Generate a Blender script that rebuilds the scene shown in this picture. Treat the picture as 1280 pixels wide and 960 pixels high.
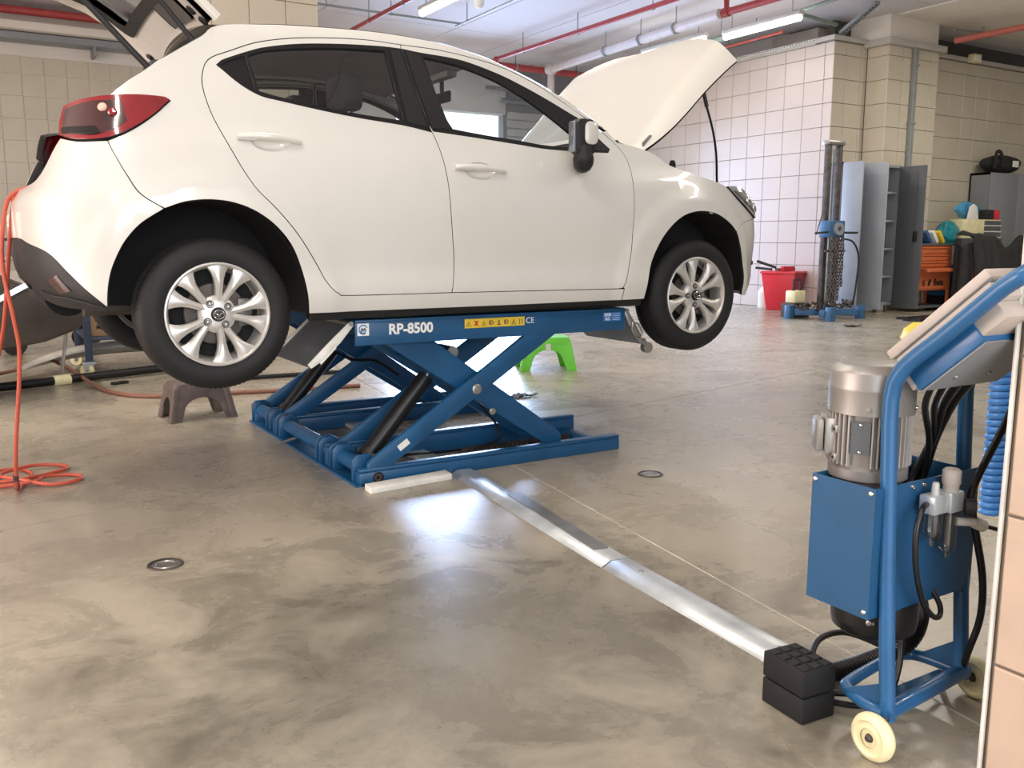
import bpy, bmesh, math, random
from math import sin, cos, pi, radians, hypot
from mathutils import Vector, Matrix
from mathutils.geometry import delaunay_2d_cdt
random.seed(7)
S = bpy.context.scene
COL = S.collection
for o in list(bpy.data.objects): bpy.data.objects.remove(o)

# ------------------------------------------------------------------ camera
cam_d = bpy.data.cameras.new('camera'); cam = bpy.data.objects.new('camera', cam_d); COL.objects.link(cam)
cam_d.sensor_width = 36; cam_d.lens = 1124.46*36/1280; cam_d.clip_end = 200; cam_d.clip_start = .02
_r = Vector((.85476861, -.5190083, .0010057)); _u = Vector((.08061067, .13467358, .98760566)); _f = Vector((.51271097, .84409325, -.15695235))
cam.matrix_world = Matrix(((_r.x, _u.x, -_f.x, -.87182599), (_r.y, _u.y, -_f.y, -3.7086912), (_r.z, _u.z, -_f.z, 1.125), (0, 0, 0, 1)))
S.camera = cam

# ------------------------------------------------------------------ sky, sun, daylight, exposure
W = bpy.data.worlds.new('sky'); S.world = W; W.use_nodes = True
wn = W.node_tree; wn.nodes.clear()
wo = wn.nodes.new('ShaderNodeOutputWorld'); bg = wn.nodes.new('ShaderNodeBackground')
bg.inputs['Color'].default_value = (.80, .88, 1.0, 1); bg.inputs['Strength'].default_value = 3.2
wn.links.new(bg.outputs[0], wo.inputs[0])
S.view_settings.view_transform = 'Standard'; S.view_settings.look = 'None'; S.view_settings.gamma = 1.0
S.view_settings.use_curve_mapping = False
S.view_settings.exposure = 0.34

def area(name, loc, direction, sx, sy, power, color, spread=180):
    d = bpy.data.lights.new(name, 'AREA'); d.shape = 'RECTANGLE'; d.size = sx; d.size_y = sy; d.energy = power; d.color = color; d.spread = radians(spread)
    o = bpy.data.objects.new(name, d); COL.objects.link(o); o.location = loc
    o.rotation_euler = Vector(direction).to_track_quat('-Z', 'Y').to_euler(); return o
area('daylight_rear_opening', (7.6, 12.3, 1.9), (-.2, -1, -.22), 2.3, 3.5, 380, (.46, .63, 1.0), 120)
area('daylight_front_opening', (-1.0, -7.8, 2.4), (.1, 1, -.05), 7.0, 3.4, 170, (1.0, .93, .86))
area('daylight_left_opening', (-7.6, 1.5, 1.9), (1, .1, -.12), 5.0, 3.0, 340, (1.0, .72, .58))

# ------------------------------------------------------------------ materials
MAT = {}
def nd(nt, t, **kw):
    n = nt.nodes.new(t)
    for k, v in kw.items():
        if k in n.inputs: n.inputs[k].default_value = v
        else: setattr(n, k, v)
    return n
def base(name):
    m = bpy.data.materials.new(name); m.use_nodes = True; nt = m.node_tree; nt.nodes.clear()
    out = nd(nt, 'ShaderNodeOutputMaterial'); b = nd(nt, 'ShaderNodeBsdfPrincipled'); nt.links.new(b.outputs[0], out.inputs[0])
    MAT[name] = m; return m, nt, b, out
def mat(name, col, rough=.5, metal=0., coat=0., noise=.06, scale=8., bump=0., spec=.5, emit=None, es=0.):
    m, nt, b, out = base(name)
    tc = nd(nt, 'ShaderNodeNewGeometry'); nz = nd(nt, 'ShaderNodeTexNoise', Scale=scale, Detail=4.)
    nt.links.new(tc.outputs['Position'], nz.inputs['Vector'])
    rp = nd(nt, 'ShaderNodeValToRGB'); c = col
    rp.color_ramp.elements[0].position = .3; rp.color_ramp.elements[1].position = .7
    rp.color_ramp.elements[0].color = tuple(max(0, v*(1-noise)) for v in c)+(1,)
    rp.color_ramp.elements[1].color = tuple(min(1, v*(1+noise)) for v in c)+(1,)
    nt.links.new(nz.outputs['Fac'], rp.inputs[0]); nt.links.new(rp.outputs[0], b.inputs['Base Color'])
    b.inputs['Roughness'].default_value = rough; b.inputs['Metallic'].default_value = metal
    b.inputs['Coat Weight'].default_value = coat; b.inputs['Coat Roughness'].default_value = .04
    b.inputs['Specular IOR Level'].default_value = spec
    if bump:
        bp = nd(nt, 'ShaderNodeBump', Strength=bump, Distance=.01); nt.links.new(nz.outputs['Fac'], bp.inputs['Height']); nt.links.new(bp.outputs[0], b.inputs['Normal'])
    if emit:
        b.inputs['Emission Color'].default_value = emit+(1,); b.inputs['Emission Strength'].default_value = es
    return m
def glass(name, tint, gloss=.10, rough=.01):
    m, nt, b, out = base(name); nt.nodes.remove(b)
    tr = nd(nt, 'ShaderNodeBsdfTransparent', Color=tint+(1,)); gl = nd(nt, 'ShaderNodeBsdfGlossy', Roughness=rough)
    gm = nd(nt, 'ShaderNodeNewGeometry'); io = nd(nt, 'ShaderNodeMath', operation='MULTIPLY_ADD'); io.inputs[1].default_value = 1/1.5-1.5; io.inputs[2].default_value = 1.5; nt.links.new(gm.outputs['Backfacing'], io.inputs[0])
    fr = nd(nt, 'ShaderNodeFresnel'); nt.links.new(io.outputs[0], fr.inputs['IOR']); ad = nd(nt, 'ShaderNodeMath', operation='ADD'); ad.inputs[1].default_value = gloss
    mx = nd(nt, 'ShaderNodeMixShader'); nt.links.new(fr.outputs[0], ad.inputs[0]); nt.links.new(ad.outputs[0], mx.inputs[0])
    nt.links.new(tr.outputs[0], mx.inputs[1]); nt.links.new(gl.outputs[0], mx.inputs[2]); nt.links.new(mx.outputs[0], out.inputs[0]); return m
mat('white_paint', (.74, .72, .67), .28, coat=.8, noise=.012)
mat('black_trim', (.008, .0085, .0095), .26, noise=.1)
mat('black_plastic', (.010, .010, .011), .55, noise=.15)
mat('bumper_black', (.013, .013, .016), .5, noise=.12)
mat('rubber', (.008, .008, .0085), .72, noise=.2, scale=40)
mat('tyre', (.006, .006, .0065), .66, noise=.2, scale=30)
mat('dark_void', (.008, .008, .009), .9)
mat('interior', (.06, .062, .066), .8, noise=.15)
mat('seat_fabric', (.055, .055, .06), .85, noise=.2, scale=30)
mat('headliner', (.42, .40, .37), .9)
mat('alloy', (.66, .64, .61), .36, metal=.55, noise=.04)
mat('alloy_dark', (.16, .155, .15), .45, metal=.7, noise=.2)
mat('steel', (.42, .41, .39), .38, metal=.9, noise=.15, scale=14)
mat('chrome', (.75, .75, .75), .12, metal=1.)
mat('iron', (.10, .085, .075), .55, metal=.6, noise=.4, scale=12, bump=.3)
mat('galvanised', (.62, .66, .68), .36, metal=.55, noise=.22, scale=7, bump=.08)
mat('galv_white', (.80, .78, .72), .5, noise=.15, scale=9)
mat('lift_blue', (.009, .082, .20), .36, noise=.16, scale=6)
mat('cart_blue', (.020, .118, .285), .34, coat=.2, noise=.07, scale=10)
mat('sheet_blue', (.014, .088, .205), .45, noise=.08, scale=10)
mat('oil_black', (.007, .007, .0075), .4)
mat('motor_silver', (.34, .325, .305), .42, metal=.55, noise=.08)
mat('motor_fin', (.27, .255, .24), .45, metal=.4, noise=.12)
mat('motor_grey', (.42, .39, .36), .5, noise=.08)
mat('panel_grey', (.56, .50, .45), .5, noise=.04)
mat('nylon', (.86, .79, .48), .45, noise=.1, scale=14, bump=.15)
mat('clear_bowl', (.55, .55, .52), .15, noise=.1)
mat('red_lens', (.24, .006, .012), .1, coat=1., noise=.25, scale=10)
mat('red_lens_dark', (.045, .010, .012), .12, coat=1., noise=.4, scale=14)
mat('lamp_bright', (.9, .55, .45), .2, noise=.1)
mat('headlamp', (.50, .51, .53), .12, metal=.5, coat=1., noise=.3, scale=22)
mat('silver_glass', (.30, .33, .36), .06, metal=.6)
mat('concrete_wall', (.52, .50, .46), .85, noise=.08, scale=3)
mat('white_plaster', (.80, .76, .70), .85, noise=.04, scale=2)
mat('grey_plaster', (.30, .30, .30), .9, noise=.08, scale=2)
mat('unlit_void', (.10, .095, .09), .9, noise=.1)  # dark tone standing for the unlit void above the locker ledge
mat('grout', (.23, .20, .16), .9, noise=.1)
mat('tile', (.60, .545, .44), .30, noise=.05, scale=1.7)
mat('tile_pale', (.64, .555, .515), .28, noise=.03, scale=1.7)
mat('tile_near', (.62, .47, .36), .38, noise=.06, scale=9)
mat('ceiling_white', (.70, .665, .68), .9, noise=.04, scale=.8)
mat('pipe_red', (.42, .06, .06), .45, noise=.12)
mat('pipe_white', (.72, .66, .65), .45, noise=.06)
mat('pipe_green', (.23, .30, .25), .5, noise=.1)
mat('pipe_grey', (.26, .28, .28), .5, noise=.1)
mat('locker_pale', (.35, .375, .42), .4, noise=.05, scale=3)
mat('locker_grey', (.26, .28, .30), .42, noise=.06, scale=3)
mat('locker_dark', (.10, .11, .12), .5, noise=.08)
mat('red_plastic', (.70, .03, .05), .4, noise=.06)
mat('orange_paint', (.58, .15, .055), .4, noise=.08)
mat('post_blue', (.045, .065, .115), .5, noise=.1)
mat('salmon', (.52, .15, .12), .5, noise=.12)
mat('dark_brown', (.045, .036, .030), .45, noise=.3, scale=6)
mat('orange_hose', (.50, .085, .045), .5, noise=.08)
mat('rust_hose', (.26, .12, .085), .6, noise=.15)
mat('green_plastic', (.13, .55, .035), .42, noise=.06)
mat('brown_plastic', (.125, .095, .085), .5, noise=.22, scale=20)
mat('stool_blue', (.04, .125, .26), .45, noise=.1)
mat('pale_grey', (.62, .61, .57), .5, noise=.06)
mat('cardboard', (.46, .30, .17), .85, noise=.08, scale=12)
mat('cloth_black', (.022, .022, .022), .9, noise=.3, scale=8)
mat('bag_teal', (.02, .25, .30), .3, noise=.3, scale=18, bump=.6)
mat('bag_blue', (.06, .28, .50), .35, noise=.4, scale=14)
mat('book_blue', (.05, .12, .25), .5)
mat('paper', (.85, .84, .80), .7, noise=.03)
mat('yellow', (.78, .55, .05), .5, noise=.05)
mat('text_black', (.012, .012, .012), .6, noise=0.)
mat('text_white', (.85, .85, .83), .5, noise=0.)
mat('text_red', (.6, .03, .02), .5, noise=0.)
mat('sticker_blue', (.02, .17, .50), .4, noise=0.)
mat('hose_blue', (.06, .24, .62), .4, noise=.08)
mat('tube_light', (.95, .93, .85), .5, emit=(1., .95, .82), es=9., noise=0.)
mat('rust', (.20, .10, .06), .8, noise=.3, scale=20)
glass('car_glass', (.80, .84, .86), .03)
glass('car_glass_dark', (.62, .65, .65), .05)
glass('lens_clear', (.85, .85, .85), .06)
glass('bowl_glass', (.72, .72, .68), .10, .08)

# polished stained concrete floor
m, nt, b, out = base('floor_concrete')
g = nd(nt, 'ShaderNodeNewGeometry'); L = nt.links.new
n1 = nd(nt, 'ShaderNodeTexNoise', Scale=.55, Detail=9., Roughness=.62); n2 = nd(nt, 'ShaderNodeTexNoise', Scale=2.6, Detail=10., Roughness=.68, Distortion=.6)
n3 = nd(nt, 'ShaderNodeTexNoise', Scale=24., Detail=6., Roughness=.7); n4 = nd(nt, 'ShaderNodeTexNoise', Scale=1.15, Detail=7., Roughness=.6, Distortion=1.3)
for n in (n1, n2, n3, n4): L(g.outputs['Position'], n.inputs['Vector'])
r1 = nd(nt, 'ShaderNodeValToRGB'); e = r1.color_ramp.elements
e[0].position = .34; e[0].color = (.335, .300, .238, 1); e[1].position = .66; e[1].color = (.455, .412, .330, 1)
L(n1.outputs['Fac'], r1.inputs[0])
r2 = nd(nt, 'ShaderNodeValToRGB'); e = r2.color_ramp.elements
e[0].position = .36; e[0].color = (.74, .73, .72, 1); e[1].position = .56; e[1].color = (1, 1, 1, 1)
L(n2.outputs['Fac'], r2.inputs[0])
r4 = nd(nt, 'ShaderNodeValToRGB'); e = r4.color_ramp.elements
e[0].position = .33; e[0].color = (.52, .50, .49, 1); e[1].position = .47; e[1].color = (1, 1, 1, 1)
L(n4.outputs['Fac'], r4.inputs[0])
r3 = nd(nt, 'ShaderNodeValToRGB'); e = r3.color_ramp.elements
e[0].position = .32; e[0].color = (.88, .87, .86, 1); e[1].position = .62; e[1].color = (1.04, 1.03, 1.02, 1)
L(n3.outputs['Fac'], r3.inputs[0])
def mul(a, b_, f=1.):
    x = nd(nt, 'ShaderNodeMix', data_type='RGBA', blend_type='MULTIPLY'); x.inputs[0].default_value = f
    L(a, x.inputs[6]); L(b_, x.inputs[7]); return x.outputs[2]
# worn, oil-darkened patch in the middle of the aisle
mp = nd(nt, 'ShaderNodeMapping'); mp.inputs['Location'].default_value = (-.25, 1.55, 0); L(g.outputs['Position'], mp.inputs['Vector'])
ln = nd(nt, 'ShaderNodeVectorMath', operation='LENGTH'); L(mp.outputs[0], ln.inputs[0])
ad = nd(nt, 'ShaderNodeMath', operation='MULTIPLY_ADD'); ad.inputs[1].default_value = 2.2; L(n2.outputs['Fac'], ad.inputs[0]); L(ln.outputs['Value'], ad.inputs[2])
r5 = nd(nt, 'ShaderNodeValToRGB'); e = r5.color_ramp.elements
e[0].position = .62; e[0].color = (.52, .53, .53, 1); e[1].position = .95; e[1].color = (1, 1, 1, 1)
dv = nd(nt, 'ShaderNodeMath', operation='DIVIDE'); dv.inputs[1].default_value = 2.4; L(ad.outputs[0], dv.inputs[0]); L(dv.outputs[0], r5.inputs[0])
c = mul(mul(mul(mul(r1.outputs[0], r2.outputs[0], .6), r4.outputs[0], .55), r3.outputs[0], .8), r5.outputs[0], 1.)
L(c, b.inputs['Base Color'])
rr = nd(nt, 'ShaderNodeMapRange'); rr.inputs[1].default_value = .3; rr.inputs[2].default_value = .7; rr.inputs[3].default_value = .22; rr.inputs[4].default_value = .34
L(n2.outputs['Fac'], rr.inputs[0]); L(rr.outputs[0], b.inputs['Roughness'])
b.inputs['Specular IOR Level'].default_value = .55
bp = nd(nt, 'ShaderNodeBump', Strength=.02, Distance=.01); L(n3.outputs['Fac'], bp.inputs['Height']); L(bp.outputs[0], b.inputs['Normal'])
mat('floor_sealant', (.62, .58, .50), .6, noise=.3, scale=5)

# ------------------------------------------------------------------ geometry helpers
def V(*a): return Vector(a)
def frame(axis):
    a = Vector(axis).normalized(); t = Vector((0, 0, 1)) if abs(a.z) < .9 else Vector((1, 0, 0))
    x = a.cross(t).normalized(); return x, a.cross(x).normalized(), a
class MB:
    def __init__(s): s.v = []; s.f = []
    def add(s, vs, fs):
        n = len(s.v); s.v += [tuple(x) for x in vs]; s.f += [tuple(i+n for i in f) for f in fs]; return s
    def box(s, x0, x1, y0, y1, z0, z1, T=None):
        vs = [Vector((x, y, z)) for z in (z0, z1) for y in (y0, y1) for x in (x0, x1)]
        if T: vs = [T @ q for q in vs]
        return s.add(vs, [(0, 2, 3, 1), (4, 5, 7, 6), (0, 1, 5, 4), (2, 6, 7, 3), (0, 4, 6, 2), (1, 3, 7, 5)])
    def bar(s, p0, p1, w, h, up=(0, 1, 0)):      # rectangular bar from p0 to p1; w along 'up', h across
        p0, p1 = Vector(p0), Vector(p1); a = (p1-p0).normalized(); u = Vector(up).normalized(); c = a.cross(u).normalized(); u = c.cross(a).normalized()
        vs = [p+u*(w/2*i)+c*(h/2*j) for p in (p0, p1) for i in (-1, 1) for j in (-1, 1)]
        return s.add(vs, [(0, 1, 3, 2), (4, 6, 7, 5), (0, 4, 5, 1), (2, 3, 7, 6), (0, 2, 6, 4), (1, 5, 7, 3)])
    def cyl(s, p0, p1, r0, r1=None, n=20, caps=True):
        r1 = r0 if r1 is None else r1; p0, p1 = Vector(p0), Vector(p1); x, y, a = frame(p1-p0)
        vs = [p+(x*cos(2*pi*i/n)+y*sin(2*pi*i/n))*r for p, r in ((p0, r0), (p1, r1)) for i in range(n)]
        fs = [(i, (i+1) % n, n+(i+1) % n, n+i) for i in range(n)]
        if caps: fs += [tuple(range(n))[::-1], tuple(range(n, 2*n))]
        return s.add(vs, fs)
    def lathe(s, prof, o=(0, 0, 0), axis=(0, 0, 1), n=32, close=False):
        o = Vector(o); x, y, a = frame(axis); vs = []; m = len(prof)
        for r, h in prof:
            for i in range(n): vs.append(o+a*h+(x*cos(2*pi*i/n)+y*sin(2*pi*i/n))*r)
        fs = []
        for j in range(m if close else m-1):
            k = (j+1) % m
            for i in range(n): fs.append((j*n+i, j*n+(i+1) % n, k*n+(i+1) % n, k*n+i))
        return s.add(vs, fs)
    def tube(s, pts, r, n=8, sub=0, caps=True):
        pts = [Vector(q) for q in pts]
        if sub: pts = catmull(pts, sub)
        up = None; vs = []; m = len(pts)
        for i, q in enumerate(pts):
            t = (pts[min(i+1, m-1)]-pts[max(i-1, 0)]).normalized()
            if up is None: x = frame(t)[0]
            else:
                x = up-t*up.dot(t); x = x.normalized() if x.length > 1e-6 else frame(t)[0]
            up = x; y = t.cross(x); rr = r[i*len(r)//m] if isinstance(r, (list, tuple)) else r
            for k in range(n): vs.append(q+(x*cos(2*pi*k/n)+y*sin(2*pi*k/n))*rr)
        fs = [(j*n+i, j*n+(i+1) % n, (j+1)*n+(i+1) % n, (j+1)*n+i) for j in range(m-1) for i in range(n)]
        if caps: fs += [tuple(range(n))[::-1], tuple(range((m-1)*n, m*n))]
        return s.add(vs, fs)
    def prism(s, poly, fn, a, b):                # poly in 2d, fn(p, q, h) -> 3d point, extruded from h=a to h=b
        n = len(poly); vs = [fn(p, q, h) for h in (a, b) for p, q in poly]
        fs = [(i, (i+1) % n, n+(i+1) % n, n+i) for i in range(n)]
        return s.add(vs, fs+[tuple(range(n))[::-1], tuple(range(n, 2*n))])
    def grid(s, fn, nu, nv):
        vs = [fn(i/nu, j/nv) for j in range(nv+1) for i in range(nu+1)]
        return s.add(vs, [(j*(nu+1)+i, j*(nu+1)+i+1, (j+1)*(nu+1)+i+1, (j+1)*(nu+1)+i) for j in range(nv) for i in range(nu)])
    def build(s, name, material, parent=None, bevel=0., smooth=40, seg=2, solid=0.):
        me = bpy.data.meshes.new(name); me.from_pydata(s.v, [], s.f)
        bm = bmesh.new(); bm.from_mesh(me)
        bmesh.ops.recalc_face_normals(bm, faces=bm.faces)
        if bevel:
            ed = [e_ for e_ in bm.edges if len(e_.link_faces) == 2 and e_.calc_face_angle(0) > .6]
            bmesh.ops.bevel(bm, geom=ed, offset=bevel, segments=seg, affect='EDGES', profile=.5, clamp_overlap=True)
        bm.to_mesh(me); bm.free()
        return finish(me, name, material, parent, smooth, solid)
def finish(me, name, material, parent, smooth=40, solid=0.):
    me.materials.append(MAT[material] if isinstance(material, str) else material)
    if smooth:
        for p in me.polygons: p.use_smooth = True
        me.set_sharp_from_angle(angle=radians(smooth))
    o = bpy.data.objects.new(name, me); COL.objects.link(o)
    if solid:
        md = o.modifiers.new('solid', 'SOLIDIFY'); md.thickness = solid; md.offset = 0
    if parent is not None: attach(o, parent)
    return o
def attach(o, parent):
    o.parent = parent
    L_ = Vector((0, 0, 0)); q = parent
    while q is not None: L_ += q.location if q.parent is None else Vector((0, 0, 0)); q = q.parent
    o.matrix_parent_inverse = Matrix.Translation(-L_) if parent.parent is None else Matrix.Identity(4)
def catmull(p, sub):
    out = []; n = len(p)
    for i in range(n-1):
        a, b_, c_, d = p[max(i-1, 0)], p[i], p[i+1], p[min(i+2, n-1)]
        for k in range(sub):
            t = k/sub; out.append(.5*((2*b_)+(c_-a)*t+(2*a-5*b_+4*c_-d)*t*t+(3*b_-3*c_+d-a)*t*t*t))
    out.append(p[-1]); return out
def tag(o, label, cat, group=None):
    o['label'] = label; o['category'] = cat
    if group: o['group'] = group
    return o
def thing(name, label, cat, loc, group=None):
    o = bpy.data.objects.new(name, None); COL.objects.link(o); o.location = loc; o.empty_display_size = .05
    return tag(o, label, cat, group)
def structure(o): o['kind'] = 'structure'; return o
def copy_tree(root, loc, label=None):
    r = root.copy(); COL.objects.link(r); r.location = loc
    if label: r['label'] = label
    for ch in list(root.children):
        c_ = ch.copy(); COL.objects.link(c_); c_.parent = r
        for gch in list(ch.children):
            d = gch.copy(); COL.objects.link(d); d.parent = c_
    return r
def text(name, body, material, parent, origin, right, up, size, bold=.0, ext=.0008, align='CENTER', shear=0.):
    cu = bpy.data.curves.new(name, 'FONT'); cu.body = body; cu.size = size; cu.extrude = ext; cu.offset = bold; cu.align_x = align; cu.align_y = 'CENTER'; cu.shear = shear; cu.resolution_u = 3
    cu.materials.append(MAT[material]); o = bpy.data.objects.new(name, cu); COL.objects.link(o)
    right = Vector(right).normalized(); up = Vector(up); up = (up-right*up.dot(right)).normalized(); n = right.cross(up)
    M_ = Matrix(((right.x, up.x, n.x, origin[0]), (right.y, up.y, n.y, origin[1]), (right.z, up.z, n.z, origin[2]), (0, 0, 0, 1)))
    dg = bpy.context.evaluated_depsgraph_get(); me = bpy.data.meshes.new_from_object(o.evaluated_get(dg)); bpy.data.objects.remove(o); bpy.data.curves.remove(cu)
    if not me.materials: me.materials.append(MAT[material])
    o = bpy.data.objects.new(name, me); COL.objects.link(o); attach(o, parent); o.matrix_basis = M_; return o
def XZ(y0): return lambda p, q, h: Vector((p, y0+h, q))
def flat(p, q, h): return Vector((p, q, h))
def rrect(x0, x1, y0, y1, r, n=4):
    out = []
    for cx, cy, a0 in ((x1-r, y0+r, -pi/2), (x1-r, y1-r, 0), (x0+r, y1-r, pi/2), (x0+r, y0+r, pi)):
        for k in range(n+1): out.append((cx+r*cos(a0+pi/2*k/n), cy+r*sin(a0+pi/2*k/n)))
    return out

# ================================================================== SETTING
# floor: a base with the sealant showing in the saw cuts, and the slabs on it
fl = structure(MB().box(-9, 19, -9, 14, -.25, -.004).build('floor', 'grout'))
XL = [(-8.9, 0), (-3.2, .1), (1.43, .13), (5.68, 0), (9.9, 0), (18.9, 0)]; YL = [(-8.9, 0), (-4.2, 0), (.42, .225), (5.3, 0), (9.6, 0), (13.9, 0)]
def ix(a, c_):
    (A, B), (C_, D) = a, c_; x = (A+B*C_)/(1-B*D); return (x, C_+D*x)
for i in range(5):
    for j in range(5):
        q = [ix(XL[i], YL[j]), ix(XL[i+1], YL[j]), ix(XL[i+1], YL[j+1]), ix(XL[i], YL[j+1])]
        cx = sum(p[0] for p in q)/4; cy = sum(p[1] for p in q)/4; g_ = .0036
        q = [(x+(g_ if x < cx else -g_), y+(g_ if y < cy else -g_)) for x, y in q]
        MB().prism(q, flat, -.0039, 0).build('slab', 'floor_concrete', fl, smooth=0)

b_ = MB(); b_.prism([(1.43+.13*y+s_*.0034, y) for s_, y in ((-1, -4.1), (1, -4.1), (1, .65), (-1, .65))], flat, -.0039, -.0004); b_.build('joint_sealant', 'floor_sealant', fl, smooth=0)
# ceiling of precast panels
CZ = 4.65
ce = structure(MB().box(-9, 19, -9, 14, CZ+.012, CZ+.25).build('ceiling', 'grey_plaster'))
xs = [-9, -5.3, -2.9, -.5, 1.9, 4.2, 6.55, 7.9, 10.3, 12.7, 15.1, 19]
for i in range(len(xs)-1):
    for y0, y1 in ((-9, -1), (-1, 5.2), (5.2, 10.35), (10.35, 14)):
        MB().box(xs[i]+.008, xs[i+1]-.008, y0+.008, y1-.008, CZ, CZ+.03).build('ceiling_panel', 'ceiling_white', ce, smooth=0)

TILES = {}
def tile_mesh(w, h, m_):
    k = (round(w, 3), round(h, 3), m_)
    if k not in TILES:
        b_ = MB(); e_ = .004; d = .012; vs = []
        for z_, i_ in ((0, 0), (d-e_, 0), (d, e_)):
            vs += [V(-w/2+i_, -h/2+i_, z_), V(w/2-i_, -h/2+i_, z_), V(w/2-i_, h/2-i_, z_), V(-w/2+i_, h/2-i_, z_)]
        fs = [(a*4+i, a*4+(i+1) % 4, a*4+4+(i+1) % 4, a*4+4+i) for a in (0, 1) for i in range(4)]+[(8, 9, 10, 11)]
        me = bpy.data.meshes.new('tile'); me.from_pydata([tuple(x) for x in vs], [], fs); me.materials.append(MAT[m_]); TILES[k] = me
    return TILES[k]
def tiles(wall, origin, u, n, u_edges, z_edges, m_, gap=.007):
    u = Vector(u); n = Vector(n); up = V(0, 0, 1); o0 = Vector(origin)
    if u.cross(up).dot(n) < 0: right = -u
    else: right = u
    R = Matrix(((right.x, up.x, n.x), (right.y, up.y, n.y), (right.z, up.z, n.z)))
    for a, b_ in zip(u_edges, u_edges[1:]):
        for c_, d in zip(z_edges, z_edges[1:]):
            me = tile_mesh(b_-a-gap, d-c_-gap, m_)
            o = bpy.data.objects.new('tile', me); COL.objects.link(o); attach(o, wall)
            jit = Matrix.Rotation(random.uniform(-.0025, .0025), 3, 'X') @ Matrix.Rotation(random.uniform(-.0025, .0025), 3, 'Y')
            o.matrix_basis = Matrix.Translation(o0+u*((a+b_)/2)+up*((c_+d)/2)) @ (R @ jit).to_4x4()
def edges(lo, hi, first, step):
    e_ = [lo]; x = first
    while x < lo+.02: x += step
    while x < hi-.02: e_.append(x); x += step
    return e_+[hi]

# pale tiled wall on the right of the bay, and the wall with the lockers behind its corner
TH = .366
ZE = edges(0, 4.22, TH, TH)
wr = structure(MB().box(11.08, 11.4, 6.262, 12.4, 0, 4.22).build('wall_right', 'grout', smooth=0))
tiles(wr, (11.08, 0, 0), (0, 1, 0), (-1, 0, 0), edges(6.25, 12.4, 6.426, .40), ZE, 'tile_pale')
wl = structure(MB().box(11.08, 18.2, 6.262, 6.55, 0, 4.24).build('wall_lockers', 'grout', smooth=0))
tiles(wl, (0, 6.262, 0), (1, 0, 0), (0, -1, 0), edges(11.07, 11.86, 11.36, .36), ZE, 'tile')
tiles(wl, (0, 6.262, 0), (1, 0, 0), (0, -1, 0), edges(13.16, 17.6, 13.72, .385), ZE, 'tile')
structure(MB().box(11.02, 18.2, 6.22, 6.6, 4.24, 4.31).build('trim_1', 'concrete_wall', bevel=.006))
structure(MB().box(11.03, 11.5, 6.6, 12.4, 4.22, 4.27).build('trim_2', 'concrete_wall', bevel=.006))
# tiled pilaster with its concrete column head
pl = structure(MB().box(11.875, 13.135, 5.862, 6.26, 0, 4.18).build('column_1', 'grout', smooth=0))
tiles(pl, (0, 5.862, 0), (1, 0, 0), (0, -1, 0), [11.865, 12.22, 12.60, 12.92, 13.145], ZE[:-1]+[4.18], 'tile')
tiles(pl, (11.875, 0, 0), (0, 1, 0), (-1, 0, 0), [5.852, 6.248], ZE[:-1]+[4.18], 'tile')
structure(MB().box(11.78, 13.24, 5.77, 6.4, 4.18, 4.28).build('trim_3', 'concrete_wall', bevel=.008))
structure(MB().box(11.86, 13.1, 5.85, 6.60, 4.28, CZ).build('column_2', 'white_plaster', bevel=.01))
structure(MB().box(12.0, 19, 4.3, 5.9, CZ-.02, CZ+.2).build('beam_1', 'white_plaster', bevel=.01))
structure(MB().box(11.5, 18.15, 6.62, 6.75, 4.26, CZ).build('void_backing', 'unlit_void'))  # dark board put in for the shaded void behind the ledge, no real wall
structure(MB().box(12.4, 12.6, 7.4, 12.6, 0, CZ).build('wall_far_right', 'grey_plaster'))
structure(MB().box(11.6, 11.7, 7.7, 12.38, 4.28, CZ).build('wall_beyond_right', 'ceiling_white'))
structure(MB().box(18.2, 18.4, -9, 6.3, 0, CZ).build('wall_end', 'concrete_wall'))

# back wall: tiled part on the left, plaster above, daylight opening, shutter
wb = structure(MB().box(-8.6, 6.4, 12.512, 12.8, 0, CZ).build('wall_back', 'white_plaster', smooth=0))
tiles(wb, (0, 12.512, 0), (1, 0, 0), (0, -1, 0), edges(-2.06, 3.0, -2.06+.316, .316), edges(0, 3.92, .323, .333)[2:], 'tile')
structure(MB().box(6.4, 8.82, 12.51, 12.8, 3.66, CZ).build('wall_back_lintel', 'white_plaster'))
w2 = structure(MB().box(8.82, 12.4, 12.6, 12.8, 0, CZ).build('wall_back_right', 'grey_plaster'))
for k in range(22):
    MB().prism([(0, 0), (.035, .02), (.035, .15), (0, .165)], lambda p, q, h, k=k: V(h, 12.6-p, .05+k*.168+q), 8.9, 11.0).build('shutter_slat', 'pale_grey', w2, smooth=0)
# other sides of the hall, outside the frame
structure(MB().box(-8.8, -8.6, 4.5, 12.8, 0, CZ).build('wall_left', 'concrete_wall'))
structure(MB().box(-8.8, -8.6, -9, -1.5, 0, CZ).build('wall_left_front', 'concrete_wall'))
structure(MB().box(-8.8, -8.6, -1.5, 4.5, 3.6, CZ).build('wall_left_lintel', 'concrete_wall'))
structure(MB().box(-8.6, -5.2, -8.8, -8.6, 0, CZ).build('wall_front', 'concrete_wall'))
structure(MB().box(3.2, 18.2, -8.8, -8.6, 0, CZ).build('wall_front_right', 'concrete_wall'))
structure(MB().box(-5.2, 3.2, -8.8, -8.6, 4.2, CZ).build('wall_front_lintel', 'concrete_wall'))
gr = structure(MB().box(-60, 60, -60, 60, -.6, -.26).build('ground_outside', 'concrete_wall'))

# tiled pillar behind the car
pp = structure(MB().box(1.36, 2.52, 5.815, 6.7, 0, CZ).build('column_3', 'grout', smooth=0))
tiles(pp, (0, 5.815, 0), (1, 0, 0), (0, -1, 0), [1.35, 1.435, 1.81, 2.185, 2.53], edges(0, CZ, .265, .365), 'tile')
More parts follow.
